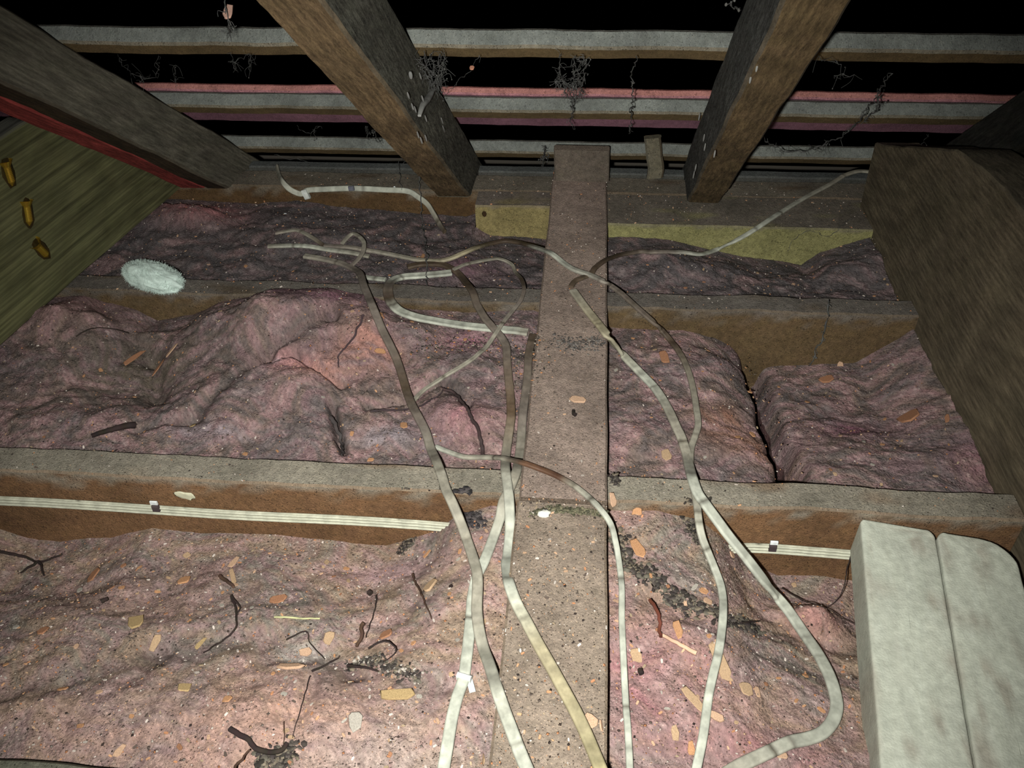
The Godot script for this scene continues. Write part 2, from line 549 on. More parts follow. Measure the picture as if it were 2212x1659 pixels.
	var where := [[1.2632, "highest roof batten crossing the rafters, nearest the camera"], [1.5692, "middle roof batten with a red board showing above and below it"], [1.864, "lowest roof batten, just above the wall plate"]]
	for b in where:
		var o := put("roof_batten", timber(3.4, 0.029, 0.042, [deep, lin(138, 140, 136), lin(134, 112, 80), deep], null, 0.012, 0.0012, 0.0, 0.004), M.dust_wood, null, Transform3D(across, on_slope(-1.7, b[0] + 0.021, 0.4765)))
		tag(o, b[1], "batten", "roof battens across the rafters")
	var board := put("red_board", timber(3.4, 0.015, 0.192, [lin(120, 40, 40), lin(204, 140, 134), lin(186, 132, 152), lin(120, 40, 40)], null, 0.02, 0.0012), M.dust_wood, null, Transform3D(across, on_slope(-1.7, 1.5692 + 0.096, 0.5065)))
	tag(board, "long red painted board lying behind the middle roof batten", "board")
	var lean := (Vector3(-0.0112, 0.2458, -1.6822) - Vector3(-0.009, 0.173, -1.6923)).normalized()
	var rest := put("short_board", timber(0.074, 0.018, 0.1135, [lin(120, 108, 98), lin(120, 108, 98), lin(120, 108, 98), lin(120, 108, 98)], null, 0.008, 0.0015), M.dust_wood, null, Transform3D(Basis(lean, lean.cross(Vector3.LEFT).normalized(), Vector3.RIGHT), Vector3(-0.0089, 0.1745, -1.6871)))
	tag(rest, "short grey board leaning from the plank's far end against the lowest batten", "board")
	# the deep beams that stand over the joists on both sides
	var d := Vector3(0.084, 0, -0.578).normalized()
	var olive := put("left_beam", timber(1.35, 0.29, 0.045, [lin(120, 116, 108), lin(110, 108, 76), deep, deep], func(p, l): return olive_cut(p), 0.02, 0.001), M.pine, null, Transform3D(Basis(d, Vector3.UP, d.cross(Vector3.UP)), Vector3(-0.874, 0.1505, -1.643) - d * 1.35 - d.cross(Vector3.UP) * 0.0225))
	olive.name = numbered("treated_beam")
	tag(olive, "olive green treated pine beam standing at left, gold screws in its face", "beam")
	var inv := olive.transform.affine_inverse()
	for k in [[Vector3(-0.935, 0.311, -1.226), 0.30], [Vector3(-0.935, 0.243, -1.222), -0.42], [Vector3(-0.936, 0.385, -1.222), 0.1]]:
		gold_screw(olive, inv * (k[0] as Vector3), k[1])
	var e := Vector3(0.026, 0, 0.76).normalized()
	var beam := put("strutting_beam", timber(2.0, 0.30, 0.085, [lin(104, 94, 80), lin(114, 102, 84), deep, deep], func(p, l): return beam_cut(p), 0.03, 0.003), M.wood, null, Transform3D(Basis(e, Vector3.UP, e.cross(Vector3.UP)), Vector3(0.5555, 0.04, -1.636) - e.cross(Vector3.UP) * 0.0425))
	tag(beam, "deep dark brown beam along the right, its far top corner cut off", "beam")
	# a stub of timber behind the wall plate
	var stub := put("timber_stub", timber(0.088, 0.034, 0.02, [lin(110, 104, 92), lin(118, 110, 94), deep, deep], null, 0.006, 0.004, 0.0, 0.004), M.dust_wood, null, Transform3D(Basis(Vector3(-0.12, 1, -0.05).normalized(), Vector3(-1, -0.12, 0).normalized(), Vector3(-0.12, 1, -0.05).normalized().cross(Vector3(-1, -0.12, 0).normalized())), Vector3(0.162, 0.1656, -1.715)))
	tag(stub, "short rough timber stub standing up on the wall plate right of the plank", "timber offcut")
	# the pale pair at lower right
	var w := Vector3(0.16, 0, -1).normalized()
	var r := Vector3(1, 0, 0.16).normalized()
	var far_left := Vector3(0.373, 0.14, -0.7886)
	pale_timber(far_left + r * 0.0465, w, r, 0.0915, [0.006, 0.014], "left one of two pale grey timbers lying side by side, lower right")
	pale_timber(far_left + r * 0.1395, w, r, 0.0915, [0.012, 0.04], "right one of two pale grey timbers side by side, with the rounded corner")

func seat(p: Vector3, length: float, q: float) -> Vector3:
	# foot cut level with the top of the wall plate
	var start := (0.1515 - CAM.y - SLOPE_OUT.y * (q + p.y)) / (-SLOPE_DOWN.y) - 0.12 * clampf((q + p.y - 0.43) / 0.045, 0.0, 1.0)   # the tail runs on past the plate
	return Vector3(lerpf(start, 0.45, p.x / length), p.y, p.z)

func beam_cut(p: Vector3) -> Vector3:
	var top := 0.40
	if p.x < 0.335:
		top = lerpf(0.243, 0.384, clampf((p.x - 0.01) / 0.325, 0.0, 1.0))
	elif p.x < 0.5:
		top = lerpf(0.384, 0.40, (p.x - 0.335) / 0.165)
	var y := p.y / 0.30 * top
	return Vector3(p.x + (0.016 * (1.0 - y / 0.25) if p.x < 0.001 else 0.0), y, p.z)

func olive_cut(p: Vector3) -> Vector3:
	# top corner of the far end cut off under the rafters
	var top := clampf((1.345 - p.x) * 0.86 + 0.008, 0.004, 0.29)
	return Vector3(p.x, p.y / 0.29 * top, p.z)

const SKEW := 0.03   # the rafters run a touch to the right as they fall

func rafter(x0: float, x1: float, q0: float, q1: float, label: String, inner: Color, side: Color, skew := SKEW) -> void:
	var down := (SLOPE_DOWN + Vector3(skew, 0, 0)).normalized()
	var slope := Basis(-down, SLOPE_OUT, (-down).cross(SLOPE_OUT))
	var mesh := timber(2.2, q1 - q0, x1 - x0, [lin(60, 46, 32), side, inner, side], func(p, l): return seat(p, l, q0), 0.02, 0.002, 0.0, 0.004)
	var o := put("rafter", mesh, M.wood, null, Transform3D(slope, on_slope((x0 + x1) * 0.5 - skew, 0.0, q0)))
	tag(o, label, "rafter", "rafters rising from the wall plate")
	rafters.append(o)

var rafters := []

# a lumpy ellipsoid
func blob(s: Shape, at: Vector3, r: Vector3, col: Color, k := 5, lump := 0.25, turn := Basis()) -> void:
	var pts := PackedVector3Array()
	var cols := PackedColorArray()
	var across := k * 2
	var off := rng.randf() * 90.0
	for i in k + 1:
		var a := PI * i / k
		for j in across:
			var b := TAU * j / across
			var d := Vector3(sin(a) * cos(b), cos(a), sin(a) * sin(b))
			var g := 1.0 + lump * noise.get_noise_3dv(d * 1.7 + Vector3(off, 0, 0))
			pts.append(at + turn * (d * r * g))
			cols.append(mottled(col, d + Vector3(off, 0, 0), 0.5))
	s.grid(pts, cols, across, true)

func gold_screw(parent: Node3D, at: Vector3, lean: float) -> void:
	# countersunk hole, then the threaded shank seen in it
	var s := Shape.new()
	var brass := lin(226, 186, 74)
	var pts := PackedVector3Array()
	var cols := PackedColorArray()
	var across := 12
	for i in 34:
		var y := 0.022 - i * 0.0013
		var r := 0.0058 + 0.0014 * (1 if i % 2 == 0 else 0)
		if i < 8:
			r += (8 - i) * 0.0007
		if i > 27:
			r *= 1.0 - (i - 27) / 7.0
		for j in across:
			var b := TAU * j / across
			pts.append(Vector3(cos(b) * r, y + 0.0004 * sin(b), sin(b) * r))
			cols.append(brass if i % 2 == 0 else brass * 0.7)
	s.grid(pts, cols, across, true)
	var o := put("screw", s.done(), M.gold, parent, Transform3D(Basis(Vector3.BACK, -lean), at + Vector3(0, 0, 0.0015)))
	tag(o, "gold threaded screw", "")
	var h := Shape.new()
	blob(h, Vector3.ZERO, Vector3(0.0135, 0.025, 0.0014), lin(46, 36, 14), 6, 0.2)
	put("screw_hole", h.done(), M.plain, parent, Transform3D(Basis(Vector3.BACK, -lean), at + Vector3(0.002, 0, 0.0012)))

func pale_timber(far_mid: Vector3, fwd: Vector3, right: Vector3, width: float, corner: Array, label: String) -> void:
	# plan: far end with two rounded corners, running towards the camera
	var length := 0.62
	var plan := PackedVector2Array()
	for i in 9:
		var a := PI * 0.5 * i / 8.0
		plan.append(Vector2(-width * 0.5 + corner[0] * (1.0 - sin(a)), -corner[0] * (1.0 - cos(a))) if false else Vector2(-width * 0.5 + corner[0] * (1.0 - cos(a)), -corner[0] * (1.0 - sin(a))))
	for i in 9:
		var a := PI * 0.5 * i / 8.0
		plan.append(Vector2(width * 0.5 - corner[1] * (1.0 - sin(a)), -corner[1] * (1.0 - cos(a))))
	for i in 30:
		plan.append(Vector2(width * 0.5, -corner[1] - (length - corner[1]) * (i + 1) / 30.0))
	for i in 30:
		plan.append(Vector2(-width * 0.5, -length + (length - corner[0]) * i / 30.0))
	var s := Shape.new()
	var col := lin(186, 187, 174)
	var pts := PackedVector3Array()
	var cols := PackedColorArray()
	var rows := [[-0.058, 0.0], [-0.03, 0.0], [-0.008, 0.0], [-0.003, 0.0003], [-0.0009, 0.0011], [0.0, 0.003], [0.0, 0.006], [0.0, 0.010], [0.0, 0.014], [0.0, 0.018], [0.0, 0.022], [0.0, 0.026], [0.0, 0.030], [0.0, 0.034], [0.0, 0.038], [0.0, 0.042], [0.0, 0.0465]]
	for k in rows:
		for i in plan.size():
			var p := plan[i]
			var q := Vector2(signf(p.x) * maxf(0.0, absf(p.x) - k[1]), minf(p.y, -k[1] * 0.8) if p.y > -0.3 else maxf(p.y, -length + k[1]))
			var at := far_mid + right * q.x + fwd * q.y + Vector3(0, k[0], 0)
			at.y += 0.0012 * noise.get_noise_2d(at.x * 40.0, at.z * 40.0)
			pts.append(at)
			var c2 := mottled(col, at * 1.3, 0.14)
			var stain := clampf(noise.get_noise_3d(at.x * 26.0 + 3.0, at.z * 16.0, 4.0) * 1.8 - 0.35 + 0.5 * noise.get_noise_3d(at.x * 80.0, at.z * 80.0, 2.0), 0.0, 0.75)
			cols.append(c2.lerp(lin(160, 152, 140), stain).lerp(lin(202, 204, 192), clampf(noise.get_noise_3d(at.x * 60.0, at.z * 60.0, 9.0) * 0.8 - 0.1, 0.0, 0.5)))
	s.grid(pts, cols, plan.size(), true)
	var o := put("pale_timber", s.done(), M.pale)
	tag(o, label, "timber", "pale grey timbers lying side by side")

# ------------------------------------------------------------------ insulation
func seam_x(z: float) -> float:
	return lerpf(0.2998, 0.3053, (z - -1.1436) / 0.2787) + 0.006 * noise.get_noise_1d(z * 14.0)

var PATCHES := [
		[-0.4624, -1.0597, 0.045, 0.025, 0.6038, 0.305, 0.314, 1],
		[-0.4134, -1.0509, 0.04, 0.022, 0.6038, 0.314, 0.2705, 0.8],
		[-0.4938, -1.0602, 0.012, 0.01, 0.6795, 0.5149, 0.5776, 0.9],
		[-0.3476, -1.1035, 0.06, 0.04, 0.5149, 0.2623, 0.2232, 0.8],
		[-0.1721, -0.9555, 0.05, 0.04, 0.4452, 0.2232, 0.2462, 0.6],
		[-0.1893, -1.1512, 0.04, 0.03, 0.552, 0.2623, 0.3325, 0.7],
		[-0.4593, -1.23, 0.12, 0.05, 0.3515, 0.1746, 0.2232, 0.7],
		[-0.5572, -0.9098, 0.06, 0.015, 0.402, 0.314, 0.3419, 0.8],
		[-0.2957, -0.9269, 0.05, 0.02, 0.4342, 0.3515, 0.3813, 0.7],
		[-0.2214, -0.4407, 0.09, 0.04, 0.491, 0.4125, 0.3813, 0.8],
		[-0.2488, -0.7285, 0.08, 0.02, 0.552, 0.3515, 0.3613, 0.8],
		[0.318, -0.6937, 0.035, 0.03, 0.491, 0.2623, 0.2384, 0.9],
		[-0.4125, -0.4421, 0.2, 0.05, 0.5149, 0.314, 0.2705, 0.6],
		[-0.296, -0.4889, 0.12, 0.05, 0.552, 0.3325, 0.2705, 0.6],
		[0.0941, -0.5521, 0.1, 0.08, 0.4233, 0.2086, 0.2232, 0.6],
		[0.2137, -0.4734, 0.12, 0.03, 0.4452, 0.2159, 0.2307, 0.5],
		[-0.558, -0.6572, 0.12, 0.05, 0.305, 0.1946, 0.1812, 0.6],
		[-0.3252, -0.5737, 0.03, 0.018, 0.5149, 0.4564, 0.4233, 0.8],
		[-0.9156, -1.203, 0.1, 0.06, 0.305, 0.1559, 0.162, 0.6],
		[-0.7401, -1.0793, 0.14, 0.07, 0.1559, 0.1221, 0.0976, 0.7],
		[-0.8134, -1.5837, 0.08, 0.05, 0.5149, 0.2232, 0.2307, 0.8],
		[-0.2288, -1.3966, 0.07, 0.04, 0.2232, 0.1221, 0.15, 0.7],
		[0.6026, -0.9278, 0.06, 0.04, 0.305, 0.1221, 0.1746, 0.7],
		[0.4318, -1.0368, 0.06, 0.03, 0.305, 0.1221, 0.1746, 0.5],
		[0.2224, -0.9915, 0.05, 0.05, 0.3515, 0.1746, 0.1274, 0.6],
		[0.2784, -0.9446, 0.05, 0.03, 0.402, 0.1946, 0.1384, 0.6]]

func batt_color(x: float, z: float, h: float) -> Color:
	# fibres are combed this way and that, so the blotches are drawn out into streaks
	var wx := x + 0.03 * noise.get_noise_2d(x * 9.0, z * 9.0 + 70.0)
	var wz := z + 0.03 * noise.get_noise_2d(x * 9.0 + 50.0, z * 9.0)
	var n1 := noise.get_noise_2d(wx * 7.0 + 20.0, wz * 8.0)
	var n2 := noise.get_noise_2d(wx * 20.0, wz * 30.0 + 8.0)
	var n3 := noise.get_noise_2d(wx * 52.0, wz * 75.0 + 3.0)
	var n5 := noise.get_noise_2d(wx * 95.0 + wz * 60.0, wz * 140.0 - wx * 40.0)
	var n4 := noise.get_noise_2d(x * 190.0 + 5.0, z * 190.0)
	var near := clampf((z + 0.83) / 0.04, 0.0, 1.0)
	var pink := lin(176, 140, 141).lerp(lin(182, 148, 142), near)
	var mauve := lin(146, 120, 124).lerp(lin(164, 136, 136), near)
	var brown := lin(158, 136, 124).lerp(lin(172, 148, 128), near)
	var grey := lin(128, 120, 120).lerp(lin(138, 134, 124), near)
	var c := pink.lerp(mauve, clampf(0.5 + n1 * 0.9 + n5 * 0.35, 0.0, 1.0))
	c = c.lerp(brown, clampf(0.28 + n2 * 0.9 - n1 * 0.3 + n5 * 0.4, 0.0, 0.85))
	c = c.lerp(grey, clampf(n3 * 0.7 + n1 * 0.45 + 0.06, 0.0, 0.75))
	c = c.lerp(lin(206, 180, 176), clampf(n5 * 0.9 - n2 * 0.4 - 0.42, 0.0, 0.5))
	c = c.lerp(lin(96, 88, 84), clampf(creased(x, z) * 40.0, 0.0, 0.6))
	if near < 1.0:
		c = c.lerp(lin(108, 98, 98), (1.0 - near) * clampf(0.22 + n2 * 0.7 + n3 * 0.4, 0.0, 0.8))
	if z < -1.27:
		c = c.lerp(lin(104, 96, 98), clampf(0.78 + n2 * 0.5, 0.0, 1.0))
	for p in PATCHES:
		var ax: float = (x - p[0]) / p[2]
		var az: float = (z - p[1]) / p[3]
		var d := ax * ax + az * az
		if d < 6.0:
			c = c.lerp(Color(p[4], p[5], p[6]), clampf(p[7] * exp(-d) * (1.0 + n2 * 0.8 + n3 * 0.6), 0.0, 1.0))
	# grit of dust and dark specks caught in the fibres
	var k := 1.0 + n4 * 0.30 + n3 * 0.10 + n5 * 0.12
	return Color(c.r * k, c.g * k, c.b * k)

func batt(bay: int, left, right, soft_left: bool, soft_right: bool, label: String) -> void:
	var s := Shape.new()
	var cell := 0.0036
	var zn: float = ZN[bay] - 0.0015
	var zf: float = ZF[bay] + 0.0005
	if bay == 2:
		zf = -1.53
	var rows := int((zn - zf) / cell)
	var mid: float = (zn + zf) * 0.5
	var across := int(((right.call(mid) as float) - (left.call(mid) as float)) / cell)
	var pts := PackedVector3Array()
	var cols := PackedColorArray()
	for i in rows + 1:
		var z := lerpf(zn, zf, float(i) / rows)
		var x0: float = left.call(z)
		var x1: float = right.call(z)
		for j in across + 1:
			var x := lerpf(x0, x1, float(j) / across)
			var zz := z
			if bay == 2:
				zz = lerpf(zn, far_z(2, x) + 0.001, float(i) / rows)
			var h := fluff(x, zz)
			if bay == 0:
				h = lerpf(h, minf(h, 0.078 + 0.003 * noise.get_noise_2d(x * 60.0, z * 60.0)), clampf((x - (0.372 + (z + 0.787) * 0.16 - 0.012)) / 0.02, 0.0, 1.0))
			if soft_left:
				h -= 0.05 * exp(-pow((x - x0) / 0.009, 2)) + 0.012 * exp(-pow((x - x0) / 0.03, 2))
			if soft_right:
				h -= 0.05 * exp(-pow((x1 - x) / 0.009, 2)) + 0.012 * exp(-pow((x1 - x) / 0.03, 2))
			pts.append(Vector3(x, h, zz))
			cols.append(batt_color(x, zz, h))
	s.grid(pts, cols, across + 1)
	# its four sides down to the lining
	var ring := PackedVector3Array()
	for j in across + 1:
		ring.append(pts[j])
	for i in rows + 1:
		ring.append(pts[i * (across + 1) + across])
	for j in across + 1:
		ring.append(pts[rows * (across + 1) + across - j])
	for i in rows + 1:
		ring.append(pts[(rows - i) * (across + 1)])
	var side := PackedVector3Array()
	var sc := PackedColorArray()
	for k in 2:
		for p in ring:
			side.append(Vector3(p.x, -0.045 if k == 0 else p.y, p.z))
			sc.append(lin(120, 88, 88))
	s.grid(side, sc, ring.size(), true)
	var o := put("insulation_batt", s.done(), M.batt)
	tag(o, label, "insulation", "dusty pink insulation batts between the joists")

func build_insulation() -> void:
	var rb := func(z: float) -> float: return 0.5555 + (z + 1.636) * 0.0342 - 0.003
	batt(0, func(z): return -1.3, func(z): return -0.012, false, true, "pink batt in the nearest bay, left of the plank")
	batt(0, func(z): return -0.008, func(z): return 0.56, true, false, "pink batt in the nearest bay, right of the plank, under the looping cables")
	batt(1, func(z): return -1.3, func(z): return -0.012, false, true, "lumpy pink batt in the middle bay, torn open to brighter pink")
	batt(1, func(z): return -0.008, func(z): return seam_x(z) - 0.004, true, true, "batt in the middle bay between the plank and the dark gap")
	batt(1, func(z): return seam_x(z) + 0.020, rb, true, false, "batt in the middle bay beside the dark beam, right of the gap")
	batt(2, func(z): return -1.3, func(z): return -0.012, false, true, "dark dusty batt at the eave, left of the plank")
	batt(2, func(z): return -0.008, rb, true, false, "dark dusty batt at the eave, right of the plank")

# ------------------------------------------------------------------ cables
func stops(list: Array, t: float) -> Color:
	for i in list.size() - 1:
		if t <= list[i + 1][0]:
			return (list[i][1] as Color).lerp(list[i + 1][1], clampf((t - list[i][0]) / (list[i + 1][0] - list[i][0] + 1e-6), 0.0, 1.0))
	return list[-1][1]

func lifted(path: PackedVector3Array, r: float) -> PackedVector3Array:
	# keep a loose, stiff thing out of the insulation's fluff
	var n := path.size()
	var up := PackedFloat32Array()
	for p in path:
		up.append(maxf(0.0, fluff(p.x, p.z) + r - p.y) if p.z > -1.52 and in_bay(p.z) else 0.0)
	var out := path.duplicate()
	for i in n:
		var best := 0.0
		for k in range(maxi(0, i - 8), mini(n, i + 9)):
			best = maxf(best, up[k] - 6.0 * path[k].distance_squared_to(path[i]))
		out[i].y += best
	return out

func in_bay(z: float) -> bool:
	return not (z < -0.79 and z > -0.838 or z < -1.243 and z > -1.29)

func cable(label: String, pts: Array, w: float, t: float, colors: Array, groove := 0.0, roll := 0.0, loose := true, group := "loose white cables lying over the insulation") -> MeshInstance3D:
	var s := Shape.new()
	var path := smooth_path(pts, 0.006)
	if loose:
		path = lifted(path, t * 0.45)
	var off := rng.randf() * 40.0
	var col := func(f: float, p: Vector3) -> Color:
		var k := 1.0 + 0.16 * noise.get_noise_3dv(p * 60.0) + 0.14 * noise.get_noise_3dv(p * 14.0 + Vector3(off, 0, 0))
		var c := stops(colors, f)
		var dirt := clampf(noise.get_noise_3dv(p * 110.0 + Vector3(0, off, 0)) * 2.2 - 1.15, 0.0, 0.8)
		return (Color(c.r * k, c.g * k, c.b * k)).lerp(lin(70, 60, 50), dirt)
	sweep(s, path, oval(w * 0.88, t * 0.95, 16, groove), col, null, roll)
	var o := put("cable", s.done(), M.cable)
	tag(o, label, "cable", group)
	return o

func box_part(called: String, parent: Node3D, at: Vector3, size: Vector3, col: Color, m: Material, label := "", turn := Basis()) -> void:
	var s := timber(size.x, size.y, size.z, [col, col, col, col], null, 0.02, 0.0, 0.0, minf(size.y, size.z) * 0.25)
	var o := put(called, s, m, parent, Transform3D(turn, at - turn * Vector3(size.x * 0.5, size.y * 0.5, 0)))
	tag(o, label, "")

func build_cables() -> void:
	var clean := lin(186, 186, 174)
	var soiled := lin(158, 151, 138)
	var dusty := lin(130, 119, 111)
	var dark := lin(90, 76, 64)
	var ochre := lin(168, 156, 130)
	var c := cable("white cable slipping under another, then running up the plank's left edge", [Vector3(-0.1237, 0.1183, -0.4214), Vector3(-0.1234, 0.119, -0.4406), Vector3(-0.1227, 0.1211, -0.4641), Vector3(-0.1221, 0.1223, -0.4822), Vector3(-0.1196, 0.1231, -0.5075), Vector3(-0.1152, 0.124, -0.5315), Vector3(-0.1151, 0.1251, -0.5576), Vector3(-0.1155, 0.1262, -0.5767), Vector3(-0.1162, 0.1267, -0.5981), Vector3(-0.117, 0.1275, -0.6183), Vector3(-0.1181, 0.1281, -0.6379), Vector3(-0.1161, 0.1297, -0.6676), Vector3(-0.1101, 0.1306, -0.6888), Vector3(-0.1048, 0.1312, -0.7141), Vector3(-0.0995, 0.1338, -0.739), Vector3(-0.0941, 0.1472, -0.7535), Vector3(-0.0919, 0.1552, -0.7716), Vector3(-0.0855, 0.1558, -0.7951), Vector3(-0.0791, 0.1566, -0.8266), Vector3(-0.0796, 0.1408, -0.8553), Vector3(-0.0797, 0.1326, -0.8781), Vector3(-0.08, 0.1264, -0.8997), Vector3(-0.0802, 0.1286, -0.9288), Vector3(-0.0809, 0.1317, -0.9569), Vector3(-0.0811, 0.1336, -0.9888), Vector3(-0.0806, 0.1341, -1.0208), Vector3(-0.0798, 0.1365, -1.0499), Vector3(-0.0812, 0.1402, -1.088), Vector3(-0.0817, 0.1405, -1.1091), Vector3(-0.0809, 0.1406, -1.13), Vector3(-0.0795, 0.1411, -1.1492), Vector3(-0.0784, 0.1413, -1.1629)], 0.0155, 0.007, [[0.0, clean], [0.35, clean], [0.5, soiled], [0.62, soiled], [0.75, dusty], [1.0, dark]], 0.25)
	box_part("cable_clip", c, Vector3(-0.1146, 0.1244, -0.5312), Vector3(0.017, 0.010, 0.007), lin(224, 226, 222), M.cable, "white plastic clip", Basis(Vector3.UP, -0.25))
	box_part("torn_tape", c, Vector3(-0.1066, 0.1212, -0.5245), Vector3(0.007, 0.002, 0.018), lin(214, 218, 216), M.cable, "curled scrap of clear tape", Basis(Vector3.UP, 0.35))
	var grey := cable("grey dusty cable from upper left, crossing over its white neighbour near the bottom", [Vector3(-0.5413, 0.1267, -1.4156), Vector3(-0.5092, 0.1263, -1.4086), Vector3(-0.4914, 0.1261, -1.4039), Vector3(-0.4626, 0.126, -1.393), Vector3(-0.4295, 0.1317, -1.3642), Vector3(-0.4055, 0.1526, -1.3168), Vector3(-0.3837, 0.1703, -1.2553), Vector3(-0.3638, 0.1758, -1.2087), Vector3(-0.3485, 0.1848, -1.1709), Vector3(-0.338, 0.1813, -1.1499), Vector3(-0.328, 0.1777, -1.1296), Vector3(-0.3194, 0.1721, -1.1143), Vector3(-0.3058, 0.1625, -1.0939), Vector3(-0.2933, 0.1484, -1.0762), Vector3(-0.2797, 0.1392, -1.0469), Vector3(-0.2724, 0.1353, -1.0288), Vector3(-0.2642, 0.1345, -1.0077), Vector3(-0.2556, 0.1362, -0.987), Vector3(-0.2476, 0.1385, -0.9691), Vector3(-0.2367, 0.1411, -0.9479), Vector3(-0.221, 0.1383, -0.9192), Vector3(-0.2093, 0.1327, -0.8904), Vector3(-0.2002, 0.1411, -0.8667), Vector3(-0.1892, 0.1601, -0.8337), Vector3(-0.1782, 0.1601, -0.8078), Vector3(-0.17, 0.1597, -0.7856), Vector3(-0.159, 0.1592, -0.7642), Vector3(-0.1489, 0.1482, -0.7481), Vector3(-0.142, 0.1331, -0.7399), Vector3(-0.133, 0.1286, -0.7197), Vector3(-0.1227, 0.134, -0.6911), Vector3(-0.1151, 0.1368, -0.6668), Vector3(-0.1119, 0.1371, -0.643), Vector3(-0.1102, 0.1355, -0.62), Vector3(-0.107, 0.1337, -0.6013), Vector3(-0.1024, 0.1312, -0.5837), Vector3(-0.0957, 0.1331, -0.5634), Vector3(-0.0867, 0.1493, -0.5366), Vector3(-0.0789, 0.1619, -0.5128), Vector3(-0.0716, 0.1789, -0.487), Vector3(-0.0627, 0.1783, -0.466), Vector3(-0.0536, 0.1784, -0.4457), Vector3(-0.0437, 0.1787, -0.4238), Vector3(-0.0326, 0.1796, -0.4009), Vector3(-0.0303, 0.1796, -0.3963)], 0.0155, 0.0075, [[0.0, soiled], [0.1, dusty], [0.3, dusty], [0.42, dark], [0.5, dusty], [0.56, soiled], [0.8, soiled], [1.0, clean]], 0.25)
	box_part("string_tie", grey, Vector3(-0.1715, 0.1565, -0.7902), Vector3(0.0165, 0.0095, 0.003), lin(46, 42, 40), M.plain, "dark string tied round it", Basis(Vector3.UP, -0.3))
	cable("cable that leaves the eave dark and dusty and ends white on the plank's left edge", [Vector3(-0.3329, 0.1266, -1.3866), Vector3(-0.3075, 0.1281, -1.3956), Vector3(-0.2713, 0.1303, -1.394), Vector3(-0.2547, 0.1294, -1.3872), Vector3(-0.2395, 0.1286, -1.3754), Vector3(-0.2269, 0.1271, -1.3599), Vector3(-0.2133, 0.1374, -1.3248), Vector3(-0.1916, 0.1554, -1.2651), Vector3(-0.1818, 0.1515, -1.2367), Vector3(-0.1728, 0.148, -1.2188), Vector3(-0.1625, 0.1466, -1.1988), Vector3(-0.1447, 0.1452, -1.1721), Vector3(-0.1322, 0.143, -1.1547), Vector3(-0.1206, 0.1417, -1.129), Vector3(-0.1159, 0.1429, -1.0946), Vector3(-0.1135, 0.1424, -1.0757), Vector3(-0.1086, 0.1393, -1.0447), Vector3(-0.1041, 0.1347, -1.0165), Vector3(-0.1017, 0.1352, -0.998), Vector3(-0.0984, 0.1365, -0.9661), Vector3(-0.0982, 0.1346, -0.948), Vector3(-0.0993, 0.1293, -0.9186), Vector3(-0.0992, 0.1303, -0.8876), Vector3(-0.0973, 0.1409, -0.8599), Vector3(-0.0936, 0.1595, -0.8254), Vector3(-0.0884, 0.1633, -0.7964), Vector3(-0.0842, 0.1631, -0.7722), Vector3(-0.0817, 0.1564, -0.7534), Vector3(-0.0799, 0.1402, -0.7337), Vector3(-0.0799, 0.1354, -0.7007), Vector3(-0.0794, 0.1474, -0.6775), Vector3(-0.0748, 0.1599, -0.6472), Vector3(-0.0707, 0.1775, -0.6241), Vector3(-0.0643, 0.1775, -0.6067), Vector3(-0.0561, 0.1775, -0.5897), Vector3(-0.0463, 0.1783, -0.5717), Vector3(-0.0345, 0.1787, -0.5493), Vector3(-0.0254, 0.1787, -0.5333), Vector3(-0.0157, 0.1786, -0.5166), Vector3(-0.0029, 0.1786, -0.4936), Vector3(0.0093, 0.1786, -0.4714), Vector3(0.0192, 0.1786, -0.4515), Vector3(0.0288, 0.1787, -0.4294), Vector3(0.0381, 0.1787, -0.407), Vector3(0.0402, 0.1788, -0.402)], 0.0155, 0.0075, [[0.0, dark], [0.16, dark], [0.3, dusty], [0.46, lin(112, 92, 74)], [0.55, soiled], [0.68, clean], [0.78, clean], [0.86, ochre], [1.0, lin(160, 148, 116)]], 0.2)
	cable("thin white cable that arcs over the plank and drops along its right edge", [Vector3(-0.2043, 0.1244, -0.9023), Vector3(-0.1847, 0.1234, -0.8939), Vector3(-0.1597, 0.1236, -0.8847), Vector3(-0.1408, 0.1236, -0.8851), Vector3(-0.1175, 0.1312, -0.8784), Vector3(-0.1026, 0.1447, -0.8642), Vector3(-0.0916, 0.154, -0.853), Vector3(-0.069, 0.181, -0.8206), Vector3(-0.0442, 0.1785, -0.8125), Vector3(-0.0216, 0.1776, -0.802), Vector3(0.0009, 0.1779, -0.7855), Vector3(0.0193, 0.1776, -0.7674), Vector3(0.0336, 0.1787, -0.7482), Vector3(0.048, 0.1701, -0.7307), Vector3(0.0558, 0.1489, -0.7169), Vector3(0.0597, 0.1363, -0.7035), Vector3(0.0618, 0.1351, -0.6833), Vector3(0.0632, 0.1351, -0.6611), Vector3(0.063, 0.1353, -0.6384), Vector3(0.0626, 0.1354, -0.616), Vector3(0.0631, 0.1342, -0.5952), Vector3(0.0638, 0.132, -0.5757), Vector3(0.0644, 0.1301, -0.5569), Vector3(0.065, 0.1286, -0.5383), Vector3(0.0658, 0.1269, -0.5202), Vector3(0.0666, 0.126, -0.502), Vector3(0.0682, 0.1238, -0.477), Vector3(0.0693, 0.1205, -0.4531), Vector3(0.0697, 0.1186, -0.4335)], 0.0088, 0.006, [[0.0, clean], [0.08, soiled], [0.2, soiled], [0.28, lin(104, 76, 60)], [0.36, lin(84, 60, 48)], [0.4, soiled], [0.5, clean], [1.0, clean]])
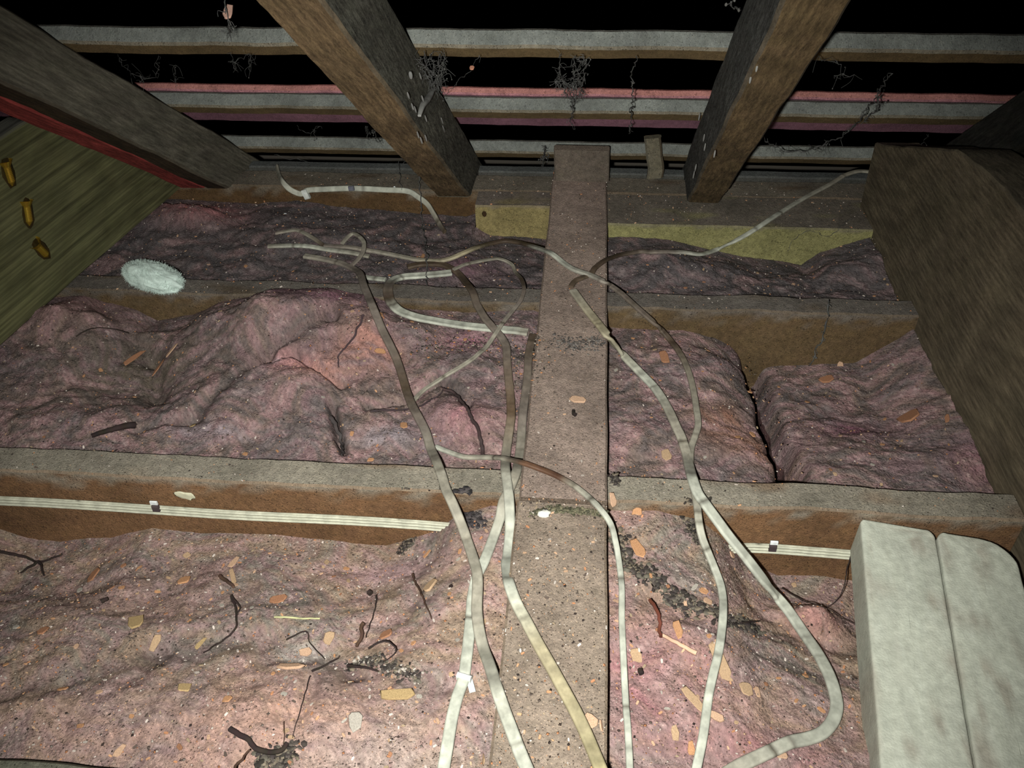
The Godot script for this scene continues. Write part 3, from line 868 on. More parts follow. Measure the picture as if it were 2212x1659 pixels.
	cable("longest winding cable, from upper left over the plank then down the right", [Vector3(-0.5119, 0.1283, -1.4532), Vector3(-0.4858, 0.1271, -1.4536), Vector3(-0.4563, 0.1257, -1.4535), Vector3(-0.4296, 0.1237, -1.4493), Vector3(-0.4036, 0.1225, -1.4453), Vector3(-0.3707, 0.1224, -1.4362), Vector3(-0.3513, 0.124, -1.4276), Vector3(-0.3345, 0.1256, -1.4202), Vector3(-0.3169, 0.1275, -1.4125), Vector3(-0.2857, 0.1306, -1.4047), Vector3(-0.2561, 0.137, -1.4021), Vector3(-0.2286, 0.1426, -1.4166), Vector3(-0.213, 0.1396, -1.4378), Vector3(-0.2036, 0.1344, -1.4545), Vector3(-0.1946, 0.1194, -1.4881), Vector3(-0.1835, 0.113, -1.5064), Vector3(-0.157, 0.1121, -1.5182), Vector3(-0.1279, 0.116, -1.5062), Vector3(-0.1112, 0.1312, -1.4739), Vector3(-0.096, 0.1442, -1.4451), Vector3(-0.0761, 0.1608, -1.4072), Vector3(-0.0585, 0.1794, -1.3643), Vector3(-0.0457, 0.1783, -1.35), Vector3(-0.0346, 0.1774, -1.3354), Vector3(-0.0157, 0.1797, -1.311), Vector3(0.0108, 0.1793, -1.2963), Vector3(0.0248, 0.1804, -1.2847), Vector3(0.0391, 0.1814, -1.2708), Vector3(0.0497, 0.164, -1.2872), Vector3(0.0686, 0.1652, -1.2609), Vector3(0.0857, 0.1641, -1.2354), Vector3(0.1033, 0.1589, -1.2156), Vector3(0.1239, 0.1478, -1.2012), Vector3(0.1358, 0.1322, -1.2066), Vector3(0.1526, 0.1196, -1.1929), Vector3(0.1583, 0.1239, -1.1716), Vector3(0.1644, 0.1276, -1.1491), Vector3(0.1698, 0.1289, -1.1283), Vector3(0.1757, 0.1282, -1.0983), Vector3(0.1799, 0.1253, -1.0693), Vector3(0.1819, 0.1234, -1.0358), Vector3(0.1819, 0.1247, -1.0173), Vector3(0.1812, 0.1287, -0.9729), Vector3(0.1752, 0.1284, -0.9476), Vector3(0.1674, 0.1264, -0.9217), Vector3(0.1628, 0.1318, -0.8855), Vector3(0.1615, 0.1385, -0.8645), Vector3(0.1585, 0.1574, -0.8302), Vector3(0.1591, 0.1604, -0.8004), Vector3(0.1606, 0.1596, -0.7774), Vector3(0.1613, 0.1557, -0.7531), Vector3(0.1654, 0.1457, -0.7366), Vector3(0.1732, 0.1321, -0.725), Vector3(0.182, 0.1186, -0.7104), Vector3(0.1875, 0.1153, -0.6884), Vector3(0.187, 0.1212, -0.6627), Vector3(0.1836, 0.1285, -0.6361), Vector3(0.18, 0.1303, -0.6156), Vector3(0.1754, 0.1338, -0.5942), Vector3(0.1702, 0.1345, -0.573), Vector3(0.1627, 0.1324, -0.5488), Vector3(0.1563, 0.1295, -0.5251), Vector3(0.151, 0.1283, -0.4991), Vector3(0.146, 0.1259, -0.4761), Vector3(0.1394, 0.1215, -0.4518), Vector3(0.1354, 0.1197, -0.4379)], 0.0115, 0.0068, [[0.0, dusty], [0.1, soiled], [0.17, ochre], [0.23, dark], [0.29, dark], [0.32, clean], [0.37, clean], [0.45, dusty], [0.56, dark], [0.66, soiled], [0.78, soiled], [0.85, clean], [1.0, clean]], 0.2)
	var long := cable("thick white cable from the plank, looping back beside the pale timbers", [Vector3(-0.0145, 0.1787, -1.2443), Vector3(0.0005, 0.1786, -1.21), Vector3(0.0094, 0.1786, -1.1901), Vector3(0.0179, 0.1782, -1.1732), Vector3(0.0265, 0.178, -1.1562), Vector3(0.035, 0.1785, -1.138), Vector3(0.0432, 0.1798, -1.1184), Vector3(0.0525, 0.162, -1.1244), Vector3(0.0624, 0.1413, -1.1343), Vector3(0.073, 0.1259, -1.1372), Vector3(0.0825, 0.1251, -1.1217), Vector3(0.0999, 0.1248, -1.0932), Vector3(0.1161, 0.1247, -1.0664), Vector3(0.124, 0.125, -1.0502), Vector3(0.1336, 0.1266, -1.0224), Vector3(0.1414, 0.1313, -0.9879), Vector3(0.1484, 0.1321, -0.9569), Vector3(0.1536, 0.1311, -0.9394), Vector3(0.1598, 0.1282, -0.9067), Vector3(0.16, 0.133, -0.8841), Vector3(0.1589, 0.1471, -0.8536), Vector3(0.1573, 0.1656, -0.8206), Vector3(0.162, 0.1654, -0.7958), Vector3(0.1719, 0.1635, -0.7762), Vector3(0.1872, 0.1541, -0.756), Vector3(0.1989, 0.1443, -0.7448), Vector3(0.2116, 0.1327, -0.7357), Vector3(0.2245, 0.1198, -0.7283), Vector3(0.2407, 0.1044, -0.7164), Vector3(0.2524, 0.0911, -0.7108), Vector3(0.2694, 0.068, -0.7093), Vector3(0.2801, 0.0647, -0.6936), Vector3(0.2911, 0.0627, -0.6706), Vector3(0.2967, 0.0662, -0.6521), Vector3(0.301, 0.0745, -0.6303), Vector3(0.3041, 0.0831, -0.6068), Vector3(0.3056, 0.0915, -0.5823), Vector3(0.3057, 0.0956, -0.5606), Vector3(0.303, 0.0996, -0.5407), Vector3(0.2936, 0.1047, -0.5205), Vector3(0.2776, 0.1109, -0.5019), Vector3(0.2592, 0.1147, -0.4919), Vector3(0.2404, 0.1176, -0.4852), Vector3(0.2226, 0.1201, -0.4751), Vector3(0.2063, 0.1213, -0.4659), Vector3(0.184, 0.1209, -0.4541), Vector3(0.1637, 0.1205, -0.4409), Vector3(0.1538, 0.1205, -0.4341)], 0.0165, 0.0075, [[0.0, soiled], [0.1, ochre], [0.25, clean], [0.33, soiled], [0.4, soiled], [0.5, clean], [0.85, clean], [1.0, soiled]], 0.25)
	box_part("string_tie", long, Vector3(0.173, 0.155, -0.7906), Vector3(0.017, 0.0095, 0.0025), lin(52, 48, 44), M.plain, "dark string tied round it", Basis(Vector3.UP, 0.6))
	cable("grey cable coming down from the big beam at right and curling onto the plank", [Vector3(0.6009, 0.1619, -1.7636), Vector3(0.5785, 0.1613, -1.7661), Vector3(0.5494, 0.1599, -1.75), Vector3(0.5325, 0.1583, -1.7337), Vector3(0.5102, 0.1578, -1.7093), Vector3(0.4957, 0.1571, -1.6956), Vector3(0.4791, 0.1568, -1.6796), Vector3(0.4618, 0.1561, -1.6633), Vector3(0.4442, 0.1568, -1.6442), Vector3(0.4303, 0.1578, -1.6277), Vector3(0.4166, 0.1589, -1.611), Vector3(0.4026, 0.1605, -1.5929), Vector3(0.3886, 0.1621, -1.5746), Vector3(0.3743, 0.1635, -1.5562), Vector3(0.3598, 0.165, -1.537), Vector3(0.3464, 0.1636, -1.5225), Vector3(0.3332, 0.1612, -1.5096), Vector3(0.3078, 0.1513, -1.4946), Vector3(0.2855, 0.1379, -1.4914), Vector3(0.2655, 0.1118, -1.5108), Vector3(0.2396, 0.1177, -1.4834), Vector3(0.2196, 0.1298, -1.4585), Vector3(0.1898, 0.1374, -1.4512), Vector3(0.158, 0.1408, -1.444), Vector3(0.1296, 0.1406, -1.4426), Vector3(0.1063, 0.1373, -1.4486), Vector3(0.0739, 0.1433, -1.4267), Vector3(0.0555, 0.1577, -1.392), Vector3(0.0392, 0.1764, -1.349), Vector3(0.0219, 0.1795, -1.318), Vector3(0.014, 0.1776, -1.2993), Vector3(-0.0106, 0.1763, -1.2803), Vector3(-0.0189, 0.1765, -1.259)], 0.0115, 0.006, [[0.0, soiled], [0.12, soiled], [0.4, clean], [0.6, clean], [0.68, dusty], [0.8, dark], [1.0, dark]])
	var tied := cable("white cable clipped to the wall plate at upper left, its tail diving into the insulation", [Vector3(-0.6871, 0.158, -1.7365), Vector3(-0.6706, 0.157, -1.6982), Vector3(-0.6473, 0.1639, -1.652), Vector3(-0.6345, 0.1479, -1.65), Vector3(-0.6119, 0.1375, -1.65), Vector3(-0.594, 0.1467, -1.65), Vector3(-0.5637, 0.1486, -1.652), Vector3(-0.498, 0.1514, -1.654), Vector3(-0.4277, 0.1499, -1.654), Vector3(-0.3783, 0.1489, -1.652), Vector3(-0.356, 0.1401, -1.645), Vector3(-0.3344, 0.1285, -1.635), Vector3(-0.3183, 0.1156, -1.615), Vector3(-0.3022, 0.1016, -1.5934), Vector3(-0.2887, 0.1003, -1.5672)], 0.0135, 0.006, [[0.0, soiled], [0.3, clean], [0.75, clean], [0.9, soiled], [1.0, dark]], 0.0, 1.2, false)
	box_part("cable_clip", tied, Vector3(-0.5997, 0.1383, -1.647), Vector3(0.012, 0.022, 0.008), lin(214, 216, 212), M.cable, "white plastic clip", Basis(Vector3.BACK, 0.3))
	box_part("cable_clip", tied, Vector3(-0.4982, 0.1544, -1.648), Vector3(0.012, 0.010, 0.006), lin(116, 116, 128), M.cable, "grey clip", Basis(Vector3.BACK, 0.1))
	cable("broad flat white twin cable left of the plank, near the second joist", [Vector3(-0.2454, 0.1292, -1.3675), Vector3(-0.271, 0.1301, -1.3596), Vector3(-0.3023, 0.131, -1.3515), Vector3(-0.3319, 0.1316, -1.3446), Vector3(-0.3477, 0.138, -1.321), Vector3(-0.3442, 0.1556, -1.2695), Vector3(-0.3359, 0.1537, -1.2389), Vector3(-0.3248, 0.1529, -1.2193), Vector3(-0.3094, 0.1506, -1.2052), Vector3(-0.2806, 0.1492, -1.1922), Vector3(-0.2476, 0.1448, -1.1894), Vector3(-0.2195, 0.14, -1.1894), Vector3(-0.1898, 0.1381, -1.1869), Vector3(-0.161, 0.1389, -1.1825), Vector3(-0.128, 0.1407, -1.1766), Vector3(-0.0983, 0.1409, -1.1722), Vector3(-0.0875, 0.1409, -1.1708)], 0.021, 0.007, [[0.0, clean], [0.25, clean], [0.32, dusty], [0.44, dark], [0.52, clean], [0.93, clean], [1.0, soiled]], 0.6)
	cable("thin grey cable looping down across the broad flat twin cable", [Vector3(-0.2413, 0.1339, -1.3717), Vector3(-0.2212, 0.1292, -1.3985), Vector3(-0.1991, 0.1258, -1.4158), Vector3(-0.1765, 0.1199, -1.4347), Vector3(-0.1617, 0.114, -1.4457), Vector3(-0.1376, 0.1116, -1.4317), Vector3(-0.1276, 0.1146, -1.3989), Vector3(-0.1106, 0.1361, -1.3405), Vector3(-0.102, 0.1536, -1.2848), Vector3(-0.1023, 0.1554, -1.2629), Vector3(-0.1055, 0.1544, -1.244), Vector3(-0.1123, 0.1539, -1.225), Vector3(-0.1269, 0.149, -1.1955), Vector3(-0.1326, 0.1495, -1.1775), Vector3(-0.1384, 0.1478, -1.1603), Vector3(-0.1502, 0.1413, -1.1333), Vector3(-0.1566, 0.1428, -1.1153), Vector3(-0.1697, 0.1466, -1.0871), Vector3(-0.1861, 0.1456, -1.067), Vector3(-0.2043, 0.1424, -1.0511), Vector3(-0.2244, 0.1327, -1.0403), Vector3(-0.244, 0.1227, -1.0297), Vector3(-0.2545, 0.1268, -0.9976), Vector3(-0.2572, 0.127, -0.9849)], 0.0085, 0.005, [[0.0, soiled], [0.25, soiled], [0.35, dark], [0.5, dusty], [0.65, soiled], [1.0, soiled]], 0.3)
	cable("short white cable lying straight over the eave insulation at upper left", [Vector3(-0.622, 0.1302, -1.4422), Vector3(-0.5985, 0.1302, -1.4449), Vector3(-0.5668, 0.1298, -1.4485), Vector3(-0.538, 0.129, -1.4478), Vector3(-0.5111, 0.1279, -1.4422), Vector3(-0.4828, 0.1264, -1.4383), Vector3(-0.4527, 0.1252, -1.4349), Vector3(-0.4168, 0.1204, -1.4311)], 0.0135, 0.006, [[0.0, soiled], [0.3, clean], [1.0, soiled]])
	cable("small hook of white cable standing above the eave insulation", [Vector3(-0.4731, 0.1374, -1.4486), Vector3(-0.4583, 0.1418, -1.4798), Vector3(-0.4309, 0.1439, -1.4504), Vector3(-0.4238, 0.1402, -1.4202), Vector3(-0.4281, 0.1372, -1.3925), Vector3(-0.4373, 0.1337, -1.3759)], 0.010, 0.005, [[0.0, soiled], [0.5, soiled], [1.0, dusty]])
	cable("faint half buried cable arching at far left of the eave insulation", [Vector3(-0.6208, 0.1324, -1.4895), Vector3(-0.591, 0.1352, -1.4974), Vector3(-0.5729, 0.1352, -1.4969), Vector3(-0.5386, 0.1318, -1.4747), Vector3(-0.5151, 0.1269, -1.4572)], 0.011, 0.005, [[0.0, dusty], [0.3, soiled], [0.6, soiled], [1.0, dark]])
	cable("short white stub of cable beside the dark end of the flat twin cable", [Vector3(-0.4223, 0.1256, -1.3521), Vector3(-0.391, 0.1291, -1.3404), Vector3(-0.3648, 0.1294, -1.3366)], 0.0135, 0.006, [[0.0, dark], [0.3, clean], [1.0, clean]])
	# cables clipped along the face of the joist
	for k in 2:
		var run: Array = [Vector3(-0.8678, 0.0889, -0.7865), Vector3(-0.7689, 0.0903, -0.7865), Vector3(-0.6858, 0.0896, -0.7865), Vector3(-0.5921, 0.0878, -0.7865), Vector3(-0.4684, 0.0855, -0.7865), Vector3(-0.3212, 0.087, -0.7865), Vector3(-0.2358, 0.0859, -0.7865), Vector3(-0.1837, 0.0842, -0.7865), Vector3(-0.161, 0.0831, -0.7865)] if k == 0 else [Vector3(0.2064, 0.0642, -0.7865), Vector3(0.2212, 0.0703, -0.7865), Vector3(0.2375, 0.0736, -0.7865), Vector3(0.272, 0.0746, -0.7865), Vector3(0.3227, 0.073, -0.7865), Vector3(0.3537, 0.0718, -0.7865), Vector3(0.3907, 0.07, -0.7865)]
		var b := cable(["ribbed white cable clipped along the joist's brown face, left half", "ribbed white cable clipped along the joist's brown face, beside the pale timbers"][k], run, 0.0185, 0.0045, [[0.0, lin(190, 188, 170)], [0.93, lin(190, 188, 170)], [1.0, lin(180, 172, 156)]], 0.0, PI * 0.5, false, "ribbed white cables clipped to a joist")
		var s := Shape.new()
		var ribs := smooth_path(run, 0.01)
		for r in 3:
			var shifted := PackedVector3Array()
			for p in ribs:
				shifted.append(p + Vector3(0, (r - 1) * 0.0058, 0.0024))
			sweep(s, shifted, oval(0.0042, 0.0034, 8), func(f, p): return mottled(lin(198, 196, 178), p, 0.12))
		put("rib", s.done(), M.cable, b)
		var at: Vector3 = Vector3(-0.5878, 0.0956, -0.7815) if k == 0 else Vector3(0.2709, 0.0805, -0.7815)
		box_part("clip", b, at, Vector3(0.0095, 0.012, 0.005), lin(66, 56, 58), M.plain, "dark clip")
		box_part("nail_head", b, at + Vector3(0, 0.011, 0.0), Vector3(0.010, 0.007, 0.003), lin(236, 238, 240), M.cable, "shiny nail head")

# ------------------------------------------------------------------ debris
func lying(x: float, z: float, spin: float, lift := 0.0) -> Transform3D:
	var n := normal_at(x, z)
	var a := Vector3(cos(spin), 0, -sin(spin))
	a = (a - n * a.dot(n)).normalized()
	return Transform3D(Basis(a, n, a.cross(n)), Vector3(x, top_at(x, z) + lift, z))

func chip_mesh(w: float, d: float, thick: float, sides: int, col: Color, bent := 0.15) -> ArrayMesh:
	var s := Shape.new()
	var ring := PackedVector2Array()
	for i in sides:
		var a := TAU * i / sides + rng.randf_range(-0.25, 0.25)
		var k := rng.randf_range(0.78, 1.05)
		var q := Vector2(signf(cos(a)) * pow(absf(cos(a)), 0.6) * w * 0.5, signf(sin(a)) * pow(absf(sin(a)), 0.6) * d * 0.5) * k
		ring.append(q)
	var pts := PackedVector3Array()
	var cols := PackedColorArray()
	for lvl in [[0.0, 0.96], [thick * 0.7, 1.0], [thick, 0.9]]:
		for q in ring:
			pts.append(Vector3(q.x * lvl[1], lvl[0] + bent * w * pow(q.x / w, 2), q.y * lvl[1]))
			cols.append(mottled(col, Vector3(q.x * 4.0 + w * 900.0, 0, q.y * 4.0), 0.3))
	s.grid(pts, cols, sides, true)
	s.fan(pts.slice(sides * 2), col, Vector3.UP)
	return s.done()

func flake(at: Vector3, w: float, d: float, spin: float, col: Color, label: String) -> void:
	var o := put("debris_flake", chip_mesh(w, d, clampf(w * 0.12, 0.001, 0.003), 7 if w > 0.012 else 6, col), M.chip, null, lying(at.x, at.z, spin, 0.0006))
	tag(o, label, "flake", "flakes of debris on the insulation")

func twig(label: String, lines: Array, r: float, col: Color, called := "twig", taper := 0.5) -> void:
	var s := Shape.new()
	for pts in lines:
		var path := smooth_path(pts, 0.005)
		for i in path.size():
			path[i] += Vector3(noise.get_noise_3dv(path[i] * 80.0), 0.4 * noise.get_noise_3dv(path[i] * 70.0 + Vector3.ONE), 0) * r * 1.2
		path = lifted(path, r * 0.4)
		sweep(s, path, oval(r * 2.0, r * 2.0, 7), func(f, p): return mottled(col, p * 3.0, 0.5), func(f): return 1.0 - taper * f)
	var o := put(called, s.done(), M.plain)
	tag(o, label, called)

func clump(label: String, pts: Array, width: float, count: int, cols: Array, size := 0.006) -> void:
	var s := Shape.new()
	var path := smooth_path(pts, 0.004)
	for i in count * 2:
		var p := path[rng.randi_range(0, path.size() - 1)]
		var x := p.x + rng.randfn(0.0, width * 0.35)
		var z := p.z + rng.randfn(0.0, width * 0.35)
		var r := size * rng.randf_range(0.2, 0.8)
		blob(s, Vector3(x, top_at(x, z) + r * 0.25, z), Vector3(r * rng.randf_range(0.6, 1.6), r * 0.3, r * rng.randf_range(0.4, 1.1)), cols[rng.randi_range(0, cols.size() - 1)], 3, 0.5, Basis(Vector3.UP, rng.randf() * TAU))
	var o := put("dirt_crumbs", s.done(), M.plain)
	tag(o, label, "dirt", "", "stuff")

func build_debris() -> void:
	var tan := lin(206, 172, 140)
	var orange := lin(212, 158, 118)
	var peach := lin(218, 178, 150)
	var olive := lin(196, 166, 122)
	var ashen := lin(196, 186, 176)
	var rust := lin(184, 132, 102)
	var special := [
		[Vector3(-0.3242, 0.093, -0.5456), 0.0368, 0.0131, 0.02, "peach", "tan rectangular flake left of the looped twig"],
		[Vector3(-0.1892, 0.1121, -0.5124), 0.0414, 0.0158, 0.1, "olive", "broadest ochre flake, lying left of the two crossing cables"],
		[Vector3(-0.228, 0.1161, -0.4749), 0.0177, 0.027, 0.3, "ashen", "upright greyish flake below the broad ochre one"],
		[Vector3(0.175, 0.1265, -0.5699), 0.017, 0.0577, 0.35, "tan", "long tapering tan flake beside the winding cable, right of the plank"],
		[Vector3(0.1399, 0.1232, -0.52), 0.0122, 0.0389, 0.75, "tan", "slanting tan flake left of the winding cable near the bottom"],
		[Vector3(0.1629, 0.1227, -0.5035), 0.0198, 0.0103, -0.5, "peach", "peach flake just right of the winding cable near the bottom"],
		[Vector3(0.1274, 0.1336, -0.6034), 0.0103, 0.0266, 0.15, "orange", "narrow orange flake right of the red-brown stick"],
		[Vector3(0.2014, 0.1166, -0.5453), 0.017, 0.019, 0.3, "tan", "square tan flake in the middle of the right near batt"],
		[Vector3(0.2146, 0.1112, -0.5461), 0.008, 0.0137, 0.1, "peach", "small peach chip touching the square tan flake"],
		[Vector3(0.08, 0.1268, -0.5748), 0.0146, 0.0216, 0.4, "tan", "tan flake beside the thin cable right of the plank"],
		[Vector3(0.2802, 0.0866, -0.5883), 0.0084, 0.0081, 0.3, "orange", "orange chip just left of the looping thick cable"],
		[Vector3(0.2867, 0.0925, -0.5385), 0.0117, 0.0057, -0.6, "orange", "orange sliver inside the bend of the looping cable"],
		[Vector3(0.2288, 0.1103, -0.4703), 0.0144, 0.0077, -0.1, "peach", "pale peach flake near the bottom edge under the cable bend"],
		[Vector3(0.1184, 0.121, -0.4852), 0.0098, 0.02, 0.1, "tan", "upright tan flake near the bottom, right of the plank"],
		[Vector3(0.1354, 0.1182, -0.4724), 0.0087, 0.0161, 0.1, "orange", "orange tan flake near the bottom touching the winding cable"],
		[Vector3(0.0522, 0.1328, -0.7903), 0.0113, 0.0222, 0.3, "peach", "cream flake at the plank edge on the joist face"],
		[Vector3(0.0853, 0.1329, -0.7876), 0.0151, 0.0145, -0.2, "orange", "orange flake at the foot of the joist, right of the plank"],
		[Vector3(0.0856, 0.1311, -0.7283), 0.0159, 0.0335, 0.5, "orange", "orange tan flake above the dirt trail"],
		[Vector3(0.1385, 0.1284, -0.6482), 0.0106, 0.0162, 0.4, "peach", "peach flake at the lower side of the dirt trail"],
		[Vector3(0.1669, 0.1263, -0.6539), 0.0142, 0.009, -0.1, "peach", "peach diamond flake lying across the dirt trail"],
		[Vector3(0.1635, 0.1238, -0.6691), 0.0132, 0.0099, -0.3, "orange", "orange flake at the upper side of the dirt trail"],
		[Vector3(0.1528, 0.1258, -0.6717), 0.006, 0.0152, -0.6, "ashen", "whitish green splinter above the dirt trail"],
		[Vector3(0.2178, 0.0861, -0.664), 0.0062, 0.0109, -0.3, "orange", "orange chip near the end of the dirt trail"],
		[Vector3(0.2166, 0.0708, -0.7738), 0.0132, 0.0105, 0.2, "peach", "peach chip below the clipped cable on the right"],
		[Vector3(0.1049, 0.1312, -0.6705), 0.0047, 0.0135, 0.6, "orange", "orange sliver at the lower edge of the dirt trail start"],
		[Vector3(0.3105, 0.0157, -0.7739), 0.0083, 0.0109, 0.1, "tan", "tan chip at the foot of the joist near the pale timbers"],
		[Vector3(-0.525, 0.0503, -0.6948), 0.0194, 0.0188, 0, "orange", "orange flake in the left near batt below the joist"],
		[Vector3(-0.4684, 0.0474, -0.7329), 0.0097, 0.0263, -0.2, "peach", "upright peach flake above the dark stick, left"],
		[Vector3(-0.4561, 0.0558, -0.6986), 0.0081, 0.0415, 0.5, "tan", "long tan splinter beside the short dark stick, left"],
		[Vector3(-0.6637, 0.0348, -0.7066), 0.0162, 0.0271, -0.1, "rust", "brownish tan flake upper left of the near batt"],
		[Vector3(-0.6581, 0.08, -0.585), 0.0137, 0.0151, -0.2, "rust", "reddish flake near the left edge"],
		[Vector3(-0.547, 0.0763, -0.6065), 0.0212, 0.0318, 0.4, "olive", "dull ochre flake in the left part of the near batt"],
		[Vector3(-0.509, 0.0814, -0.5774), 0.0116, 0.0252, -0.1, "tan", "tan upright flake below the dull ochre one"],
		[Vector3(-0.4518, 0.082, -0.5798), 0.0076, 0.0226, -0.4, "olive", "yellowish splinter beside the curved root"],
		[Vector3(-0.436, 0.1071, -0.5048), 0.0168, 0.0164, 0.2, "olive", "greenish yellow flake in the lower left"],
		[Vector3(-0.5801, 0.102, -0.4972), 0.0139, 0.0075, 0.2, "orange", "pair-sized orange chip in the lower left dark hollow"],
		[Vector3(-0.4747, 0.1147, -0.4245), 0.0094, 0.0187, -0.4, "peach", "peach flake near the bottom left joist corner"],
		[Vector3(-0.3776, 0.1162, -0.4893), 0.0116, 0.0127, 0, "orange", "square orange flake left of centre near the bottom"],
		[Vector3(-0.5456, 0.0387, -0.7486), 0.0115, 0.0119, -0.4, "tan", "small tan flake under the clipped cable, left"],
		[Vector3(-0.3803, 0.0703, -0.662), 0.0284, 0.015, 0.3, "rust", "rusty tan flake below the joist, left of centre"],
		[Vector3(-0.3187, 0.0802, -0.5788), 0.017, 0.0135, 0.4, "peach", "peach flake above the tan rectangular one"],
		[Vector3(-0.2959, 0.078, -0.6017), 0.0135, 0.0212, -0.1, "tan", "tan flake left of the looped twig top"],
		[Vector3(-0.2238, 0.0853, -0.6072), 0.018, 0.0177, 0.2, "rust", "reddish flake above the looped twig"],
		[Vector3(-0.1782, 0.0948, -0.6747), 0.0245, 0.017, 0.9, "tan", "tan oval flake right of the slim root"],
		[Vector3(-0.1043, 0.1223, -0.6127), 0.0127, 0.0127, -0.2, "tan", "round tan chip at the plank edge near the bottom"],
		[Vector3(-0.199, 0.066, -0.7512), 0.0065, 0.0288, -0.8, "orange", "orange splinter between the two crossing cables"],
		[Vector3(-0.7057, 0.0698, -0.5962), 0.0106, 0.0089, 0.2, "ashen", "white chip at the left edge"],
		[Vector3(-0.6763, 0.0342, -0.6848), 0.0088, 0.0134, 0.2, "ashen", "pale chip in the upper left of the near batt"],
		[Vector3(0.4288, 0.0449, -1.1947), 0.0273, 0.0227, 0.5, "rust", "rusty flake under the hanging strand by the second joist"],
		[Vector3(0.5191, 0.0895, -1.0541), 0.0367, 0.0365, 0.1, "rust", "largest rusty flake, in the middle bay by the dark beam"],
		[Vector3(0.5565, 0.1198, -1.0183), 0.0078, 0.022, -0.3, "rust", "narrow rusty chip near the dark beam"],
		[Vector3(0.267, 0.1064, -0.9843), 0.0095, 0.0144, 0.2, "orange", "orange chip left of the gap between two batts"],
		[Vector3(0.46, 0.0454, -1.2373), 0.0131, 0.0164, 0.2, "peach", "peach chip at the foot of the second joist, right"],
		[Vector3(0.1406, 0.1205, -1.1411), 0.0171, 0.0358, 0.2, "rust", "rusty tan flake between the two cables, middle bay"],
		[Vector3(0.1318, 0.12, -0.9153), 0.0151, 0.0239, 0.2, "tan", "tan flake left of where the cables meet, middle bay"],
		[Vector3(-0.2976, 0.1141, -0.8805), 0.0117, 0.009, 0, "orange", "bright orange flake just behind the near joist"],
		[Vector3(-0.259, 0.1271, -0.9432), 0.0127, 0.0159, 0.2, "orange", "orange chip left of the dusty cable, middle bay"],
		[Vector3(-0.3339, 0.1258, -0.9224), 0.0071, 0.0106, 0, "orange", "orange crumb beside the dark curled strip"],
		[Vector3(-0.3251, 0.144, -1.0997), 0.0215, 0.0103, 0, "orange", "slim orange splinter on the torn lumpy batt"],
		[Vector3(-0.3379, 0.1705, -1.1694), 0.0158, 0.0168, 0.4, "orange", "orange flake at the dusty cable near the second joist"],
		[Vector3(-0.0784, 0.1345, -1.1501), 0.0062, 0.0258, -0.3, "orange", "orange sliver at the left edge of the far plank"],
		[Vector3(0.0021, 0.1718, -0.9635), 0.0273, 0.0146, -0.2, "peach", "pinkish flake lying on the far plank"],
		[Vector3(-0.7613, 0.1045, -1.1105), 0.0104, 0.0564, -0.25, "rust", "straight reddish splinter on the left of the middle bay"],
		[Vector3(-0.6891, 0.1178, -1.108), 0.0101, 0.0332, -0.5, "peach", "pale splinter right of the reddish one, middle bay"],
		[Vector3(-0.7131, 0.0941, -1.0884), 0.0102, 0.0983, -0.6, "rust", "long dull splinter in the left of the middle bay"],
		[Vector3(-0.5806, 0.1275, -0.9252), 0.009, 0.0144, 0, "olive", "yellowish crumb behind the near joist, left"],
		[Vector3(-0.3136, 0.1199, -1.4393), 0.0074, 0.0395, 0, "orange", "upright orange sliver by the winding cable at the eave"],
		[Vector3(0.0263, 0.171, -0.4622), 0.0173, 0.0152, -0.5, "peach", "peach flake on the near plank, right of the ochre cable"],
		[Vector3(0.0367, 0.1708, -0.4581), 0.0132, 0.007, -0.5, "peach", "peach sliver on the right edge of the near plank"],
		[Vector3(-0.1642, 0.1144, -0.5129), 0.0078, 0.0078, 0, "ashen", "pale chip beside the broad ochre flake"],
		[Vector3(-0.0835, 0.1127, -0.4447), 0.0075, 0.018, 0.2, "tan", "tan flake at the bottom edge left of the plank"],
	]
	var tones := {"tan": tan, "orange": orange, "peach": peach, "olive": olive, "ashen": ashen, "rust": rust}
	for f in special:
		flake(f[0], f[1], f[2], f[3], tones[f[4]], f[5])
	# the small ones that nothing tells apart
	var made := 0
	while made < 215:
		var x := rng.randf_range(-0.85, 0.57)
		var z := rng.randf_range(-1.5, -0.42)
		if z > -0.85 and z < -0.78 or z < -1.23 and z > -1.3 or absf(x + 0.014) < 0.07 or (x > 0.3 and z > -0.8):
			continue
		if x < -0.3 and z < -0.8 and rng.randf() < 0.55:
			continue
		var w := rng.randf_range(0.004, 0.010)
		var col: Color = [tan, orange, peach, orange, rust, ashen][rng.randi_range(0, 5)]
		flake(Vector3(x, 0, z), w, w * rng.randf_range(0.4, 0.9), rng.randf() * TAU, col * rng.randf_range(0.75, 1.05), "small crumb of tan or orange debris lying on the pink insulation")
		made += 1
	# twigs, roots and sticks
	var black := lin(44, 36, 34)
	var bark := lin(70, 52, 44)
	twig("forked dark root at the left edge below the joist", [[Vector3(-0.8396, 0.0209, -0.7488), Vector3(-0.8171, 0.0186, -0.7472), Vector3(-0.7977, 0.0116, -0.7485), Vector3(-0.7735, 0.0097, -0.7419), Vector3(-0.7501, 0.0109, -0.7537), Vector3(-0.7429, 0.011, -0.7576)], [Vector3(-0.7719, 0.0119, -0.7403), Vector3(-0.7855, 0.0165, -0.7156)], [Vector3(-0.7723, 0.0114, -0.7407), Vector3(-0.7547, 0.0182, -0.723), Vector3(-0.7441, 0.0207, -0.7112)]], 0.0022, black, "root", 0.5)
